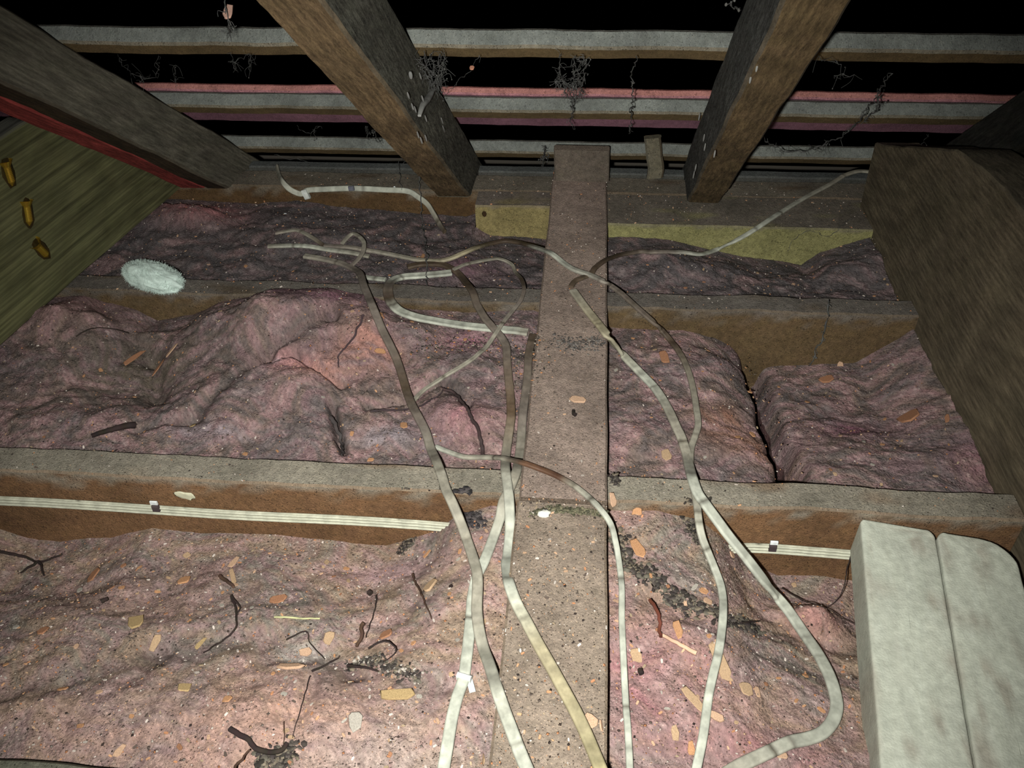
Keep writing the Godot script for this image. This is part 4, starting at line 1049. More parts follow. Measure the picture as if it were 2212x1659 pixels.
	twig("curved dark root with a small eye at its top, left near batt", [[Vector3(-0.4401, 0.0766, -0.6567), Vector3(-0.4214, 0.0838, -0.6283), Vector3(-0.4134, 0.0858, -0.6027), Vector3(-0.4266, 0.0851, -0.5812), Vector3(-0.4396, 0.0869, -0.5644)], [Vector3(-0.4403, 0.0762, -0.657), Vector3(-0.4191, 0.0832, -0.6339), Vector3(-0.4194, 0.0838, -0.6243)]], 0.0016, black, "root", 0.5)
	twig("short straight dark stick in the left near batt", [[Vector3(-0.4758, 0.0586, -0.6996), Vector3(-0.4594, 0.0638, -0.6875), Vector3(-0.4451, 0.0665, -0.6773)]], 0.0026, bark, "stick", 0.3)
	twig("fine wiry root rising above the looped twig", [[Vector3(-0.2526, 0.0674, -0.6768), Vector3(-0.2478, 0.0749, -0.6464), Vector3(-0.2485, 0.0793, -0.6238), Vector3(-0.2482, 0.0826, -0.6027)]], 0.0011, black, "root", 0.5)
	twig("thick brown stick beside the looped twig", [[Vector3(-0.2541, 0.0879, -0.6194), Vector3(-0.2553, 0.0852, -0.5962), Vector3(-0.2563, 0.0842, -0.5879)]], 0.0026, bark, "stick", 0.3)
	twig("thin dark twig bent into a loop", [[Vector3(-0.2368, 0.1063, -0.5721), Vector3(-0.2169, 0.1114, -0.5807), Vector3(-0.2007, 0.1104, -0.5695), Vector3(-0.2137, 0.1077, -0.5554)]], 0.0012, black, "twig", 0.5)
	twig("dark twig lying under the looped one", [[Vector3(-0.2625, 0.0872, -0.56), Vector3(-0.2389, 0.0935, -0.5547), Vector3(-0.2205, 0.0962, -0.5494)]], 0.0018, black, "twig", 0.5)
	twig("slim dark root left of the crossing cables", [[Vector3(-0.2101, 0.0751, -0.7085), Vector3(-0.1933, 0.0909, -0.6729), Vector3(-0.185, 0.0986, -0.6549), Vector3(-0.1777, 0.1045, -0.6391), Vector3(-0.1675, 0.1091, -0.6175)]], 0.0016, bark, "root", 0.5)
	twig("dark root arching round a pale lump, left of centre", [[Vector3(-0.3457, 0.0833, -0.5919), Vector3(-0.3255, 0.0831, -0.6055), Vector3(-0.3138, 0.0825, -0.5881), Vector3(-0.2921, 0.0787, -0.5709)]], 0.001, black, "root", 0.5)
	twig("thin dark root running right from the tan rectangular flake", [[Vector3(-0.2986, 0.0942, -0.5449), Vector3(-0.2791, 0.0883, -0.5633), Vector3(-0.2733, 0.0866, -0.569)]], 0.0014, black, "root", 0.5)
	twig("forked dark stick at the bottom edge, left of centre", [[Vector3(-0.3592, 0.1219, -0.4534), Vector3(-0.3415, 0.1212, -0.4443), Vector3(-0.3207, 0.1182, -0.4332), Vector3(-0.3002, 0.1159, -0.4359), Vector3(-0.2944, 0.1154, -0.4454)]], 0.003, black, "stick", 0.2)
	twig("hair-thin root running down to the forked stick", [[Vector3(-0.2969, 0.1027, -0.5336), Vector3(-0.2949, 0.1081, -0.513), Vector3(-0.2931, 0.1141, -0.4896), Vector3(-0.2925, 0.1157, -0.4684), Vector3(-0.292, 0.1156, -0.4512)]], 0.0007, black, "root", 0.5)
	twig("short upright root above the forked stick", [[Vector3(-0.3052, 0.119, -0.4671), Vector3(-0.299, 0.1172, -0.443)]], 0.0008, bark, "root", 0.5)
	twig("dull stick leaving the bottom edge under the forked one", [[Vector3(-0.3316, 0.1525, -0.3938), Vector3(-0.3257, 0.1421, -0.4166), Vector3(-0.3238, 0.1408, -0.4222)]], 0.0016, bark, "stick", 0.5)
	twig("curved red-brown stick like a worm, right of the plank", [[Vector3(0.0959, 0.1434, -0.6389), Vector3(0.1059, 0.1404, -0.6143), Vector3(0.1048, 0.1363, -0.5924)]], 0.0022, lin(86, 48, 38), "stick", 0.1)
	twig("long thin tan straw right of the plank", [[Vector3(0.1057, 0.1348, -0.5985), Vector3(0.1248, 0.1342, -0.5873), Vector3(0.1457, 0.1324, -0.576)]], 0.0018, lin(186, 150, 128), "straw", -0.5)
	twig("pale green straw in the left near batt", [[Vector3(-0.3707, 0.0805, -0.6245), Vector3(-0.3434, 0.0797, -0.625), Vector3(-0.3221, 0.0781, -0.6271), Vector3(-0.3145, 0.0777, -0.6277)]], 0.0013, lin(170, 168, 128), "straw", 0.2)
	twig("dark string hanging from the clipped cable beside the pale timbers", [[Vector3(0.3805, 0.0808, -0.7904), Vector3(0.3674, 0.0808, -0.7628), Vector3(0.3588, 0.0808, -0.7395), Vector3(0.3528, 0.0744, -0.7225), Vector3(0.3451, 0.0594, -0.7149), Vector3(0.3326, 0.0506, -0.7103)]], 0.001, black, "string", 0.5)
	twig("bent dark root at the end of the dirt trail", [[Vector3(0.2074, 0.1089, -0.6385), Vector3(0.2371, 0.0852, -0.6592)]], 0.0012, black, "root", 0.5)
	twig("dark root creeping over the right near batt below the round tuft", [[Vector3(0.2875, 0.0341, -0.7521), Vector3(0.2974, 0.0461, -0.7314), Vector3(0.3089, 0.057, -0.7133), Vector3(0.3117, 0.0701, -0.7001), Vector3(0.3371, 0.0642, -0.6928), Vector3(0.3592, 0.0531, -0.6903), Vector3(0.3678, 0.05, -0.6877)]], 0.0008, black, "root", 0.5)
	twig("dark pointed stick behind the near joist at left", [[Vector3(-0.723, 0.1288, -0.8868), Vector3(-0.7022, 0.1299, -0.9002), Vector3(-0.682, 0.1303, -0.9073), Vector3(-0.6687, 0.129, -0.9158)]], 0.003, black, "stick", -0.6)
	twig("dark curled strip standing in a fold of the torn batt", [[Vector3(-0.3764, 0.126, -0.9537), Vector3(-0.3637, 0.1194, -0.9419), Vector3(-0.3521, 0.1029, -0.9222), Vector3(-0.34, 0.1193, -0.8792)]], 0.0034, lin(60, 54, 54), "strip", 0.6)
	twig("crooked dark root crossing the top of the torn batt", [[Vector3(-0.3603, 0.1779, -1.1534), Vector3(-0.3638, 0.1723, -1.1204), Vector3(-0.3704, 0.1645, -1.0976), Vector3(-0.3869, 0.1528, -1.0758), Vector3(-0.3824, 0.1454, -1.0529)]], 0.0018, lin(70, 56, 60), "root", 0.5)
	twig("dark root arching left of the plank in the middle bay", [[Vector3(-0.2096, 0.1312, -1.0263), Vector3(-0.1909, 0.1297, -1.018), Vector3(-0.1669, 0.1418, -0.9716), Vector3(-0.1545, 0.1394, -0.9491), Vector3(-0.1432, 0.1306, -0.9293), Vector3(-0.1352, 0.1208, -0.9051), Vector3(-0.1328, 0.1211, -0.891)]], 0.002, lin(60, 48, 48), "root", -0.4)
	twig("dark root running from the tuft of debris to the left", [[Vector3(-0.3161, 0.1245, -0.97), Vector3(-0.2888, 0.1246, -0.978), Vector3(-0.2683, 0.1275, -0.9765), Vector3(-0.2468, 0.1305, -0.9807), Vector3(-0.2264, 0.1324, -0.9937), Vector3(-0.2161, 0.1314, -1.0105), Vector3(-0.2092, 0.1313, -1.024)]], 0.0018, lin(58, 48, 50), "root", 0.5)
	twig("thin crooked root at the far left of the middle bay", [[Vector3(-0.8518, 0.1417, -1.1122), Vector3(-0.8401, 0.1428, -1.1314), Vector3(-0.8243, 0.1408, -1.1405), Vector3(-0.7977, 0.1365, -1.1426), Vector3(-0.7753, 0.1311, -1.1405)]], 0.001, black, "root", 0.5)
	twig("small black pellet-like stick near the left edge of the near batt", [[Vector3(-0.6133, 0.072, -0.639), Vector3(-0.6038, 0.0719, -0.6442)]], 0.003, black, "stick", 0.2)
	twig("dark oval seed left of the looped twig", [[Vector3(-0.2674, 0.0564, -0.69), Vector3(-0.2655, 0.0564, -0.6871)]], 0.0034, black, "seed", 0)
	twig("small dark seed beside the crossing cables", [[Vector3(-0.1505, 0.1132, -0.6655), Vector3(-0.1491, 0.1132, -0.6635)]], 0.0026, black, "seed", 0)
	twig("black oval seed right of the plank near the bottom", [[Vector3(0.0847, 0.1268, -0.5548), Vector3(0.0855, 0.1268, -0.549)]], 0.003, black, "seed", 0)
	twig("black fleck on the far plank", [[Vector3(-0.0067, 0.1733, -0.9406), Vector3(-0.0024, 0.1736, -0.9295)]], 0.0026, black, "seed", 0)
	# crumbled dirt
	var dirts := [lin(58, 52, 50), lin(74, 67, 63), lin(46, 41, 39), lin(88, 82, 74), lin(104, 94, 82)]
	clump("trail of dark crumbled dirt on the insulation right of the plank", [Vector3(0.0581, 0.1309, -0.7512), Vector3(0.0623, 0.1305, -0.7319), Vector3(0.0717, 0.13, -0.7096), Vector3(0.0864, 0.1306, -0.6922), Vector3(0.1018, 0.1315, -0.6792), Vector3(0.1199, 0.1309, -0.661), Vector3(0.1417, 0.1292, -0.648), Vector3(0.1653, 0.1287, -0.6401), Vector3(0.183, 0.1259, -0.6379), Vector3(0.2035, 0.1166, -0.641), Vector3(0.2275, 0.0942, -0.6538), Vector3(0.2342, 0.0922, -0.6541)], 0.016, 420, dirts, 0.0055)
	clump("strip of dark mossy dirt in the joint between the two planks", [Vector3(-0.0512, 0.1715, -0.7395), Vector3(-0.028, 0.1716, -0.7473), Vector3(-0.0094, 0.1717, -0.748), Vector3(0.0097, 0.1714, -0.7474), Vector3(0.0287, 0.1716, -0.7455), Vector3(0.0428, 0.1716, -0.7442)], 0.008, 150, [lin(84, 82, 66), lin(104, 98, 80), lin(66, 64, 52)], 0.004)
	clump("dark lump of dirt beside the end of the clipped cable", [Vector3(-0.1497, 0.1213, -0.7904), Vector3(-0.1353, 0.1199, -0.7759), Vector3(-0.1278, 0.1185, -0.7653)], 0.014, 130, [lin(58, 54, 56), lin(72, 66, 66), lin(46, 42, 44)], 0.006)
	clump("small dark tuft of dirt below the clipped cable's end", [Vector3(-0.2376, 0.0501, -0.7698), Vector3(-0.226, 0.0517, -0.7869)], 0.010, 70, dirts, 0.004)
	clump("dark tangle of dirt at the bottom edge, left of centre", [Vector3(-0.3166, 0.1132, -0.4269), Vector3(-0.2964, 0.1117, -0.4287), Vector3(-0.2948, 0.1114, -0.4371)], 0.018, 150, dirts, 0.005)
	clump("grey and dark litter under the looped twig", [Vector3(-0.2617, 0.086, -0.5652), Vector3(-0.2405, 0.0911, -0.5698), Vector3(-0.22, 0.0956, -0.5608), Vector3(-0.199, 0.1001, -0.551), Vector3(-0.1788, 0.1047, -0.5423), Vector3(-0.1724, 0.1051, -0.5401)], 0.014, 220, dirts + [lin(160, 150, 142)], 0.004)
	clump("dark crumbs where the plank meets the joist at right", [Vector3(0.0525, 0.1332, -0.8539), Vector3(0.0564, 0.1493, -0.8209)], 0.010, 60, dirts, 0.005)
	clump("dirt crumbs by the right-hand end of the clipped cable run", [Vector3(0.1553, 0.1304, -0.7904), Vector3(0.1599, 0.1284, -0.7683), Vector3(0.1656, 0.1235, -0.7571)], 0.014, 110, dirts, 0.005)
	clump("grey crumbs scattered on the far plank beside the white cable", [Vector3(-0.0308, 0.1713, -1.105), Vector3(-0.0063, 0.1716, -1.0961), Vector3(0.0194, 0.1717, -1.1037), Vector3(0.028, 0.1715, -1.1144)], 0.03, 160, [lin(70, 66, 64), lin(96, 90, 88), lin(120, 112, 106)], 0.0035)
	clump("fine dark litter near the plank's left edge in the middle bay", [Vector3(-0.266, 0.1403, -1.1069), Vector3(-0.2415, 0.1395, -1.1211), Vector3(-0.2188, 0.1369, -1.1353), Vector3(-0.1945, 0.1342, -1.1447), Vector3(-0.1704, 0.1337, -1.1464), Vector3(-0.1434, 0.134, -1.1448), Vector3(-0.1182, 0.1349, -1.1375), Vector3(-0.0995, 0.1356, -1.1231), Vector3(-0.0888, 0.135, -1.0929), Vector3(-0.0864, 0.1337, -1.0746), Vector3(-0.0853, 0.132, -1.0562), Vector3(-0.0846, 0.1287, -1.0255), Vector3(-0.0839, 0.1283, -1.0152)], 0.06, 420, dirts + [lin(150, 136, 126), lin(170, 120, 84)], 0.003)
	# white pebble on the joint of the planks
	var ps := Shape.new()
	blob(ps, Vector3.ZERO, Vector3(0.008, 0.005, 0.006), lin(190, 186, 178), 6, 0.3)
	tag(put("pebble", ps.done(), M.plain, null, lying(-0.0358, -0.738, 0.3, 0.002)), "whitish pebble on the dirt where the two planks meet", "pebble")
	# two glints of foil at the eave
	for k in 2:
		var at: Vector3 = [Vector3(-0.6253, 0.1265, -1.5732), Vector3(-0.4077, 0.1231, -1.6604)][k]
		var scrap := put("foil_scrap", chip_mesh(0.007, 0.005, 0.0012, 6, lin(235, 238, 240), 0.6), M.cable, null, lying(at.x, at.z, 0.4 + k, 0.002))
		tag(scrap, ["tiny shiny scrap on the eave insulation below the clipped cable's left end", "tiny shiny scrap below the right half of the cable clipped to the plate"][k], "scrap")
	# the white tuft above the middle joist at left
	var tuft := thing("white_tuft", "pale white tuft of fluff resting on the middle joist at left", "tuft", Transform3D(Basis(Vector3.UP, -0.42), Vector3(-0.7687, 0.172, -1.2566)))
	var ts := Shape.new()
	blob(ts, Vector3.ZERO, Vector3(0.068, 0.022, 0.031), lin(190, 204, 198), 24, 0.12)
	put("core", ts.done(), M.plain, tuft)
	var fs := Shape.new()
	for i in 5200:
		var dir := Vector3(rng.randfn(), rng.randfn(), rng.randfn()).normalized()
		var p := dir * Vector3(0.068, 0.021, 0.031) * 0.98
		var o := (dir * Vector3(0.3, 1, 0.8)).normalized()
		var q := p + o * rng.randf_range(0.001, 0.0035) + Vector3(rng.randfn(), rng.randfn(), rng.randfn()) * 0.0016
		sweep(fs, PackedVector3Array([p, p.lerp(q, 0.5) + Vector3(rng.randfn(), rng.randfn(), rng.randfn()) * 0.001, q]), oval(0.00035, 0.00035, 3), func(f, at): return lin(196, 210, 204))
	tag(put("fibres", fs.done(), M.web, tuft), "", "", "", "stuff")
	# specks of dust and crumbs everywhere
	var grain := Shape.new()
	blob(grain, Vector3.ZERO, Vector3(0.001, 0.0006, 0.0008), Color(1, 1, 1), 2, 0.0)
	strewn("dust_specks", "fine pale and dark specks of dust strewn over batts, joists and planks", grain.done(), 15000, 5000, 0.5, 2.4,
		[lin(190, 178, 170), lin(176, 146, 122), lin(70, 58, 54), lin(96, 84, 78), lin(176, 122, 88), lin(120, 110, 104), lin(52, 44, 42)])
	strewn("debris_crumbs", "crumbs and slivers of tan, orange and grey debris strewn over the insulation", chip_mesh(0.004, 0.0022, 0.0007, 5, Color(1, 1, 1), 0.0), 4200, 2400, 0.4, 1.7,
		[lin(184, 150, 124), lin(186, 142, 110), lin(170, 158, 150), lin(176, 124, 92), lin(160, 140, 116), lin(84, 72, 66), lin(200, 186, 178)])

func strewn(called: String, label: String, mesh: Mesh, count: int, near: int, lo: float, hi: float, tones: Array) -> void:
	var mm := MultiMesh.new()
	mm.transform_format = MultiMesh.TRANSFORM_3D
	mm.use_colors = true
	mm.mesh = mesh
	mm.instance_count = count
	for i in count:
		var x := rng.randf_range(-1.0, 0.57)
		var z := rng.randf_range(-1.72, -0.4) if i >= near else rng.randf_range(-0.79, -0.4)
		var r := lo + (hi - lo) * pow(rng.randf(), 2.5)
		var n := normal_at(x, z)
		var spin := rng.randf() * TAU
		var a := Vector3(cos(spin), 0, -sin(spin))
		a = (a - n * a.dot(n)).normalized()
		mm.set_instance_transform(i, Transform3D(Basis(a, n, a.cross(n)).scaled(Vector3.ONE * r), Vector3(x, top_at(x, z) + 0.0003, z)))
		mm.set_instance_color(i, (tones[rng.randi_range(0, tones.size() - 1)] as Color) * rng.randf_range(0.7, 1.05))
	var o := MultiMeshInstance3D.new()
	o.name = called
	o.multimesh = mm
	o.material_override = M.plain
	tag(o, label, "debris", "", "stuff")
	add_child(o)

# ------------------------------------------------------------------ droppings on the rafters and cobwebs
func dropping(raft: Node3D, pts: Array, r: float) -> void:
	var inv := raft.transform.affine_inverse()
	var s := Shape.new()
	var path := PackedVector3Array()
	for p: Vector3 in pts:
		path.append(inv * p)
	sweep(s, smooth_path(path, 0.003), oval(r * 2.0, r * 1.4, 7), func(f, p): return mottled(lin(112, 110, 108), p * 5.0, 0.4), func(f): return 0.7 + 0.6 * sin(f * PI))
	tag(put("dropping", s.done(), M.plain, raft), "whitish dropping", "")

func cobweb(label: String, lines: Array, r: float, fuzz: int, spread: float) -> void:
	var s := Shape.new()
	var g := func(f, p): return mottled(lin(78, 77, 76), p * 4.0, 0.6)
	for pts in lines:
		var path := smooth_path(pts, 0.006)
		for i in path.size():
			path[i] += Vector3(noise.get_noise_3dv(path[i] * 50.0), noise.get_noise_3dv(path[i] * 60.0 + Vector3.ONE), noise.get_noise_3dv(path[i] * 40.0 + Vector3.UP)) * 0.004
		sweep(s, path, oval(r * 2.0, r * 2.0, 5), g, func(f): return 0.7 + 0.5 * noise.get_noise_1d(f * 30.0))
		for k in fuzz:
			var a := path[rng.randi_range(0, path.size() - 1)]
			var b := a + Vector3(rng.randfn(0, spread * 0.6), rng.randfn(-0.3 * spread, spread * 0.7), rng.randfn(0, spread * 0.5))
			var m := a.lerp(b, 0.5) + Vector3(rng.randfn(), rng.randfn(), rng.randfn()) * spread * 0.25
			sweep(s, smooth_path([a, m, b], 0.004), oval(r * 0.7, r * 0.7, 4), g)
			if rng.randf() < 0.15:
				blob(s, b, Vector3.ONE * r * rng.randf_range(0.8, 1.6), lin(88, 86, 84), 3, 0.4)
	var o := put("cobweb", s.done(), M.web)
	tag(o, label, "cobweb", "dusty cobwebs hanging among the battens")

func build_cobwebs() -> void:
	cobweb("cobweb strand at top left holding a pinkish flake", [[Vector3(-0.4003, 0.7325, -0.9647), Vector3(-0.4087, 0.7176, -0.9831), Vector3(-0.4217, 0.6938, -1.0124), Vector3(-0.44, 0.6634, -1.0498)], [Vector3(-0.4245, 0.6896, -1.0176), Vector3(-0.4295, 0.6768, -1.0333), Vector3(-0.4395, 0.6589, -1.0554)]], 0.0012, 14, 0.008)
	cobweb("dense dark cobweb clump in the corner right of the left-of-plank rafter", [[Vector3(-0.2355, 0.5886, -1.2215), Vector3(-0.2419, 0.5421, -1.2789), Vector3(-0.2472, 0.4825, -1.3523)], [Vector3(-0.228, 0.5799, -1.2322), Vector3(-0.2313, 0.5423, -1.2786), Vector3(-0.2416, 0.4897, -1.3435)], [Vector3(-0.2152, 0.5779, -1.2347), Vector3(-0.2289, 0.5298, -1.2939), Vector3(-0.2468, 0.4782, -1.3576)], [Vector3(-0.2059, 0.5803, -1.2317), Vector3(-0.2208, 0.5425, -1.2783), Vector3(-0.2453, 0.4754, -1.361)], [Vector3(-0.2472, 0.5716, -1.2424), Vector3(-0.249, 0.5032, -1.3268)]], 0.0009, 26, 0.014)
	cobweb("long cobweb thread with a pink flake, right of the dense clump", [[Vector3(-0.2357, 0.4684, -1.3697), Vector3(-0.2085, 0.5042, -1.3255), Vector3(-0.1755, 0.5459, -1.2741), Vector3(-0.1618, 0.5788, -1.2335)]], 0.0005, 2, 0.008)
	cobweb("hanging grey cobweb curtain with a tail, above the plank", [[Vector3(-0.0237, 0.5792, -1.2331), Vector3(-0.0255, 0.5344, -1.2883), Vector3(-0.0274, 0.4813, -1.3538), Vector3(-0.0297, 0.4207, -1.4285), Vector3(-0.032, 0.3694, -1.4917)], [Vector3(-0.0159, 0.5793, -1.2329), Vector3(-0.0172, 0.5283, -1.2958), Vector3(-0.0201, 0.4885, -1.3449)], [Vector3(-0.0081, 0.5794, -1.2328), Vector3(-0.0089, 0.5285, -1.2956), Vector3(-0.0157, 0.4816, -1.3534), Vector3(-0.0246, 0.4596, -1.3805)], [Vector3(-0.0446, 0.5788, -1.2336), Vector3(-0.0436, 0.5277, -1.2965), Vector3(-0.0349, 0.4739, -1.3628), Vector3(-0.0294, 0.4444, -1.3993)], [Vector3(-0.0525, 0.5146, -1.3127), Vector3(-0.0413, 0.511, -1.3172), Vector3(-0.0279, 0.502, -1.3283)]], 0.0009, 34, 0.012)
	cobweb("single dusty cobweb string left of the right-of-plank rafter", [[Vector3(0.0635, 0.5808, -1.2311), Vector3(0.0609, 0.5485, -1.2709), Vector3(0.0645, 0.4976, -1.3337), Vector3(0.0709, 0.4319, -1.4147), Vector3(0.0768, 0.3363, -1.5325)]], 0.001, 14, 0.006)
	cobweb("long sagging cobweb at upper right between the battens", [[Vector3(0.4296, 0.5446, -1.2757), Vector3(0.4407, 0.4939, -1.3382), Vector3(0.4512, 0.4362, -1.4094), Vector3(0.4572, 0.3838, -1.4739), Vector3(0.4534, 0.3419, -1.5256), Vector3(0.4423, 0.3121, -1.5623), Vector3(0.4218, 0.28, -1.6019)], [Vector3(0.4443, 0.4872, -1.3465), Vector3(0.4642, 0.4366, -1.4088), Vector3(0.4616, 0.4011, -1.4526)], [Vector3(0.3088, 0.3455, -1.5211), Vector3(0.3439, 0.3038, -1.5726), Vector3(0.3841, 0.2761, -1.6067), Vector3(0.4227, 0.2779, -1.6045), Vector3(0.4464, 0.3123, -1.5621)]], 0.0011, 26, 0.01)
	cobweb("faint cobweb under the highest batten at far left", [[Vector3(-0.7041, 0.563, -1.253), Vector3(-0.7186, 0.5319, -1.2914), Vector3(-0.7198, 0.5082, -1.3206), Vector3(-0.6924, 0.5088, -1.3199), Vector3(-0.6443, 0.5641, -1.2516)], [Vector3(-0.7198, 0.5082, -1.3206), Vector3(-0.7259, 0.4915, -1.3412)], [Vector3(-0.633, 0.5462, -1.2737), Vector3(-0.6701, 0.4928, -1.3395)]], 0.0005, 12, 0.012)
	cobweb("faint cobweb under the highest batten left of the rafter", [[Vector3(-0.5447, 0.548, -1.2715), Vector3(-0.5171, 0.563, -1.253), Vector3(-0.4956, 0.575, -1.2382), Vector3(-0.5212, 0.5361, -1.2862)], [Vector3(-0.5253, 0.5722, -1.2417), Vector3(-0.5419, 0.5357, -1.2867)]], 0.0005, 14, 0.01)
	cobweb("small cobweb loop above the lowest batten at left", [[Vector3(-0.5474, 0.3467, -1.5197), Vector3(-0.5481, 0.3194, -1.5533), Vector3(-0.5312, 0.3221, -1.5501), Vector3(-0.5021, 0.3484, -1.5176)], [Vector3(-0.5188, 0.3324, -1.5373), Vector3(-0.5446, 0.2801, -1.6018)]], 0.0005, 4, 0.006)
	cobweb("cobweb thread slung between the left rafters above the wall plate", [[Vector3(-0.6875, 0.1852, -1.7347), Vector3(-0.6486, 0.164, -1.7608), Vector3(-0.5978, 0.1373, -1.7937), Vector3(-0.5424, 0.1153, -1.8209)], [Vector3(-0.5636, 0.1169, -1.8188), Vector3(-0.4923, 0.1319, -1.8003), Vector3(-0.4338, 0.1459, -1.7831), Vector3(-0.3774, 0.1751, -1.7471)]], 0.0006, 4, 0.006)
	cobweb("grey cobweb tuft hanging from the lowest batten left of the plank", [[Vector3(-0.0883, 0.2397, -1.6833), Vector3(-0.0926, 0.1871, -1.7482), Vector3(-0.1015, 0.1291, -1.8197)], [Vector3(-0.0819, 0.2, -1.7323), Vector3(-0.1005, 0.1741, -1.7642)]], 0.0012, 24, 0.007)
	cobweb("faint broken cobweb under the highest batten at right", [[Vector3(0.3084, 0.5853, -1.2255), Vector3(0.3286, 0.5747, -1.2386), Vector3(0.3483, 0.5662, -1.2492)], [Vector3(0.3522, 0.5368, -1.2854), Vector3(0.3688, 0.5432, -1.2774), Vector3(0.3796, 0.5411, -1.2801)]], 0.0006, 10, 0.01)
	cobweb("tiny cobweb thread above the big beam at right", [[Vector3(0.596, 0.357, -1.507), Vector3(0.6034, 0.3386, -1.5297), Vector3(0.6191, 0.2954, -1.5829)]], 0.0006, 4, 0.004)
	cobweb("cobweb shreds beside the left-of-plank rafter at its foot", [[Vector3(-0.4107, 0.3517, -1.5135), Vector3(-0.4292, 0.2956, -1.5827)], [Vector3(-0.4027, 0.3407, -1.5271), Vector3(-0.4142, 0.2962, -1.5819), Vector3(-0.4115, 0.2707, -1.6134)], [Vector3(-0.3918, 0.2308, -1.6626), Vector3(-0.3763, 0.2026, -1.6973)]], 0.0008, 10, 0.007)
	cobweb("cobweb loop at the top of the right-of-plank rafter", [[Vector3(0.1577, 0.7028, -1.0648), Vector3(0.1609, 0.695, -1.0744), Vector3(0.1729, 0.6816, -1.1068), Vector3(0.1819, 0.6765, -1.1211)]], 0.0013, 4, 0.004)
	cobweb("dark dusty strand hanging from the rafter's foot down over the joist", [[Vector3(-0.3651, 0.1932, -1.7089), Vector3(-0.3493, 0.1717, -1.64), Vector3(-0.341, 0.1016, -1.6013), Vector3(-0.302, 0.1346, -1.4258), Vector3(-0.2913, 0.1323, -1.3585), Vector3(-0.2674, 0.148, -1.2442)]], 0.0012, 26, 0.005)
	cobweb("thin strand hanging before the wall plate at left", [[Vector3(-0.4141, 0.1732, -1.7494), Vector3(-0.3898, 0.1559, -1.642)]], 0.0007, 8, 0.004)
	cobweb("dark dusty strand stuck on the second joist's face at right", [[Vector3(0.4118, 0.1818, -1.236), Vector3(0.4175, 0.1472, -1.236), Vector3(0.4164, 0.1043, -1.236), Vector3(0.4113, 0.0747, -1.235), Vector3(0.4088, 0.045, -1.232)]], 0.0015, 30, 0.005)
	cobweb("loose black thread above the right yellow packer", [[Vector3(0.4057, 0.1018, -1.5313), Vector3(0.4214, 0.1414, -1.525), Vector3(0.4498, 0.1453, -1.525), Vector3(0.4723, 0.1388, -1.525), Vector3(0.4944, 0.1535, -1.5328), Vector3(0.5202, 0.1535, -1.5635)]], 0.0006, 2, 0.004)
	dropping(rafters[0], [Vector3(-0.2505, 0.4822, -1.3589), Vector3(-0.2505, 0.4879, -1.3053), Vector3(-0.2505, 0.4956, -1.2562), Vector3(-0.2505, 0.4925, -1.2251)], 0.004)
	dropping(rafters[0], [Vector3(-0.2505, 0.571, -1.1882), Vector3(-0.2505, 0.5606, -1.19)], 0.0022)
	dropping(rafters[0], [Vector3(-0.2505, 0.5458, -1.2528), Vector3(-0.2505, 0.5332, -1.2628)], 0.0011)
	dropping(rafters[0], [Vector3(-0.2505, 0.5108, -1.2555), Vector3(-0.2505, 0.4975, -1.2658)], 0.0011)
	dropping(rafters[0], [Vector3(-0.2505, 0.5187, -1.1946), Vector3(-0.2505, 0.5061, -1.2037)], 0.0011)
	dropping(rafters[0], [Vector3(-0.2505, 0.5297, -1.1774), Vector3(-0.2505, 0.5174, -1.1861)], 0.0011)
	dropping(rafters[0], [Vector3(-0.2505, 0.4751, -1.2674), Vector3(-0.2505, 0.461, -1.2781)], 0.0011)
	dropping(rafters[0], [Vector3(-0.2505, 0.4135, -1.4074), Vector3(-0.2505, 0.397, -1.4213)], 0.0011)
	dropping(rafters[0], [Vector3(-0.2505, 0.3961, -1.4154), Vector3(-0.2505, 0.3791, -1.4296)], 0.0011)
	dropping(rafters[0], [Vector3(-0.2505, 0.4791, -1.1976), Vector3(-0.2505, 0.4657, -1.207)], 0.0011)
	dropping(rafters[0], [Vector3(-0.2505, 0.4618, -1.2175), Vector3(-0.2505, 0.4479, -1.2273)], 0.0011)
	dropping(rafters[0], [Vector3(-0.2505, 0.4495, -1.2543), Vector3(-0.2505, 0.435, -1.2649)], 0.0011)
	dropping(rafters[0], [Vector3(-0.2505, 0.3098, -1.4863), Vector3(-0.2505, 0.2902, -1.5026)], 0.0011)
	dropping(rafters[0], [Vector3(-0.2505, 0.2234, -1.6628), Vector3(-0.2505, 0.1999, -1.6843)], 0.0011)
	dropping(rafters[0], [Vector3(-0.2505, 0.5535, -1.1568), Vector3(-0.2505, 0.5418, -1.1651)], 0.0011)
	dropping(rafters[1], [Vector3(0.192, 0.7012, -1.0273), Vector3(0.192, 0.6933, -1.0289)], 0.0011)
	dropping(rafters[1], [Vector3(0.192, 0.6935, -1.0366), Vector3(0.192, 0.6854, -1.0383)], 0.0011)
	dropping(rafters[1], [Vector3(0.192, 0.6819, -0.9933), Vector3(0.192, 0.674, -0.9947)], 0.0011)
	dropping(rafters[1], [Vector3(0.192, 0.6755, -0.9929), Vector3(0.192, 0.6675, -0.9942)], 0.0011)
	dropping(rafters[1], [Vector3(0.192, 0.6531, -1.0185), Vector3(0.192, 0.6447, -1.02)], 0.0011)
	dropping(rafters[1], [Vector3(0.192, 0.6437, -1.0228), Vector3(0.192, 0.6351, -1.0244)], 0.0011)
	dropping(rafters[1], [Vector3(0.192, 0.6326, -1.0545), Vector3(0.192, 0.6236, -1.0564)], 0.0011)
	dropping(rafters[1], [Vector3(0.192, 0.6198, -1.0516), Vector3(0.192, 0.6107, -1.0535)], 0.0011)
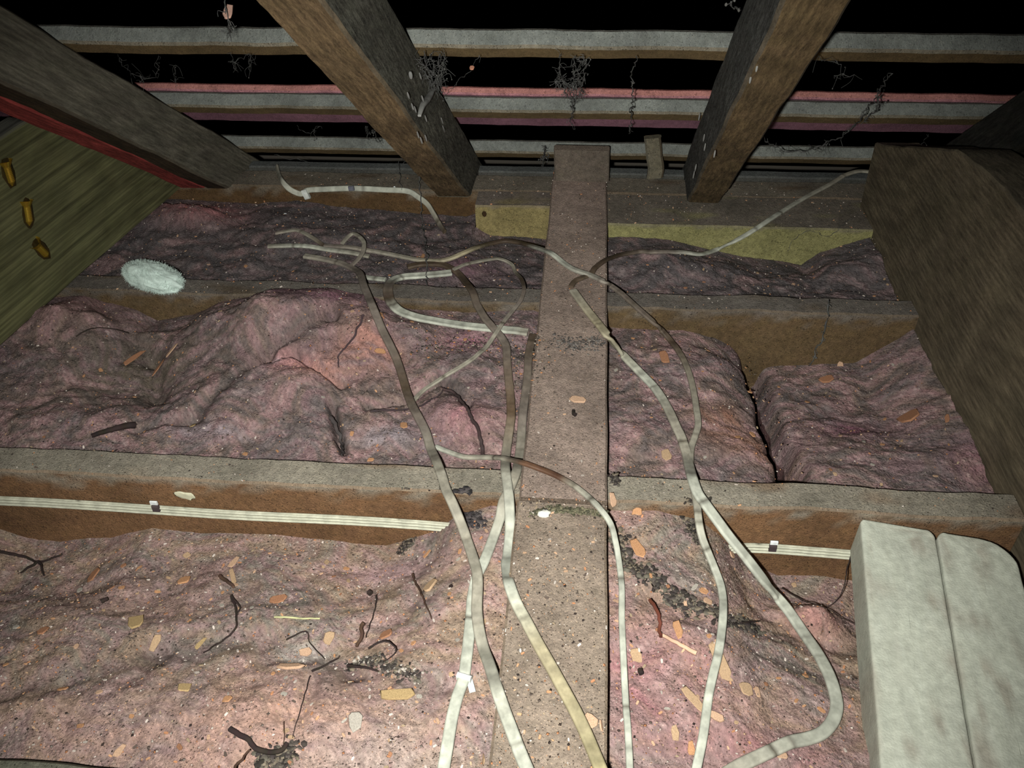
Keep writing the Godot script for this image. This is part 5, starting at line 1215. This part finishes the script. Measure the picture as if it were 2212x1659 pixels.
	dropping(rafters[1], [Vector3(0.192, 0.5888, -1.1451), Vector3(0.192, 0.5787, -1.1478)], 0.0011)
	dropping(rafters[1], [Vector3(0.192, 0.4031, -1.4707), Vector3(0.192, 0.3877, -1.4776)], 0.0011)
	dropping(rafters[1], [Vector3(0.192, 0.4043, -1.3806), Vector3(0.192, 0.3897, -1.3863)], 0.0011)
	dropping(rafters[1], [Vector3(0.192, 0.3992, -1.356), Vector3(0.192, 0.3847, -1.3614)], 0.0011)
	dropping(rafters[1], [Vector3(0.192, 0.3251, -1.4356), Vector3(0.192, 0.3087, -1.4422)], 0.0011)
	dropping(rafters[1], [Vector3(0.192, 0.4378, -1.2447), Vector3(0.192, 0.4248, -1.2487)], 0.0011)
	dropping(rafters[1], [Vector3(0.192, 0.3058, -1.4483), Vector3(0.192, 0.289, -1.4552)], 0.0011)
	dropping(rafters[1], [Vector3(0.192, 0.6198, -1.0516), Vector3(0.192, 0.6358, -1.0375), Vector3(0.192, 0.655, -1.0207)], 0.0014)
	dropping(rafters[1], [Vector3(0.192, 0.6517, -1.1455), Vector3(0.192, 0.6614, -1.103), Vector3(0.192, 0.6724, -1.0741), Vector3(0.192, 0.673, -1.0585)], 0.0019)
	var hung := put("debris_flake", chip_mesh(0.012, 0.024, 0.002, 7, lin(206, 164, 148)), M.chip, null, Transform3D(Basis(Vector3.RIGHT, SLOPE_OUT, -SLOPE_DOWN).rotated(Vector3.RIGHT, 1.2), Vector3(-0.4137, 0.7059, -0.9974)))
	tag(hung, "pinkish flake caught in the cobweb at top left", "flake", "flakes of debris hanging in cobwebs")
	var hung2 := put("debris_flake", chip_mesh(0.008, 0.009, 0.002, 6, lin(214, 150, 124)), M.chip, null, Transform3D(Basis(Vector3.RIGHT, SLOPE_OUT, -SLOPE_DOWN).rotated(Vector3.RIGHT, 1.0), Vector3(-0.1716, 0.556, -1.2458)))
	tag(hung2, "tiny pink flake hanging on a thread below the highest batten", "flake", "flakes of debris hanging in cobwebs")
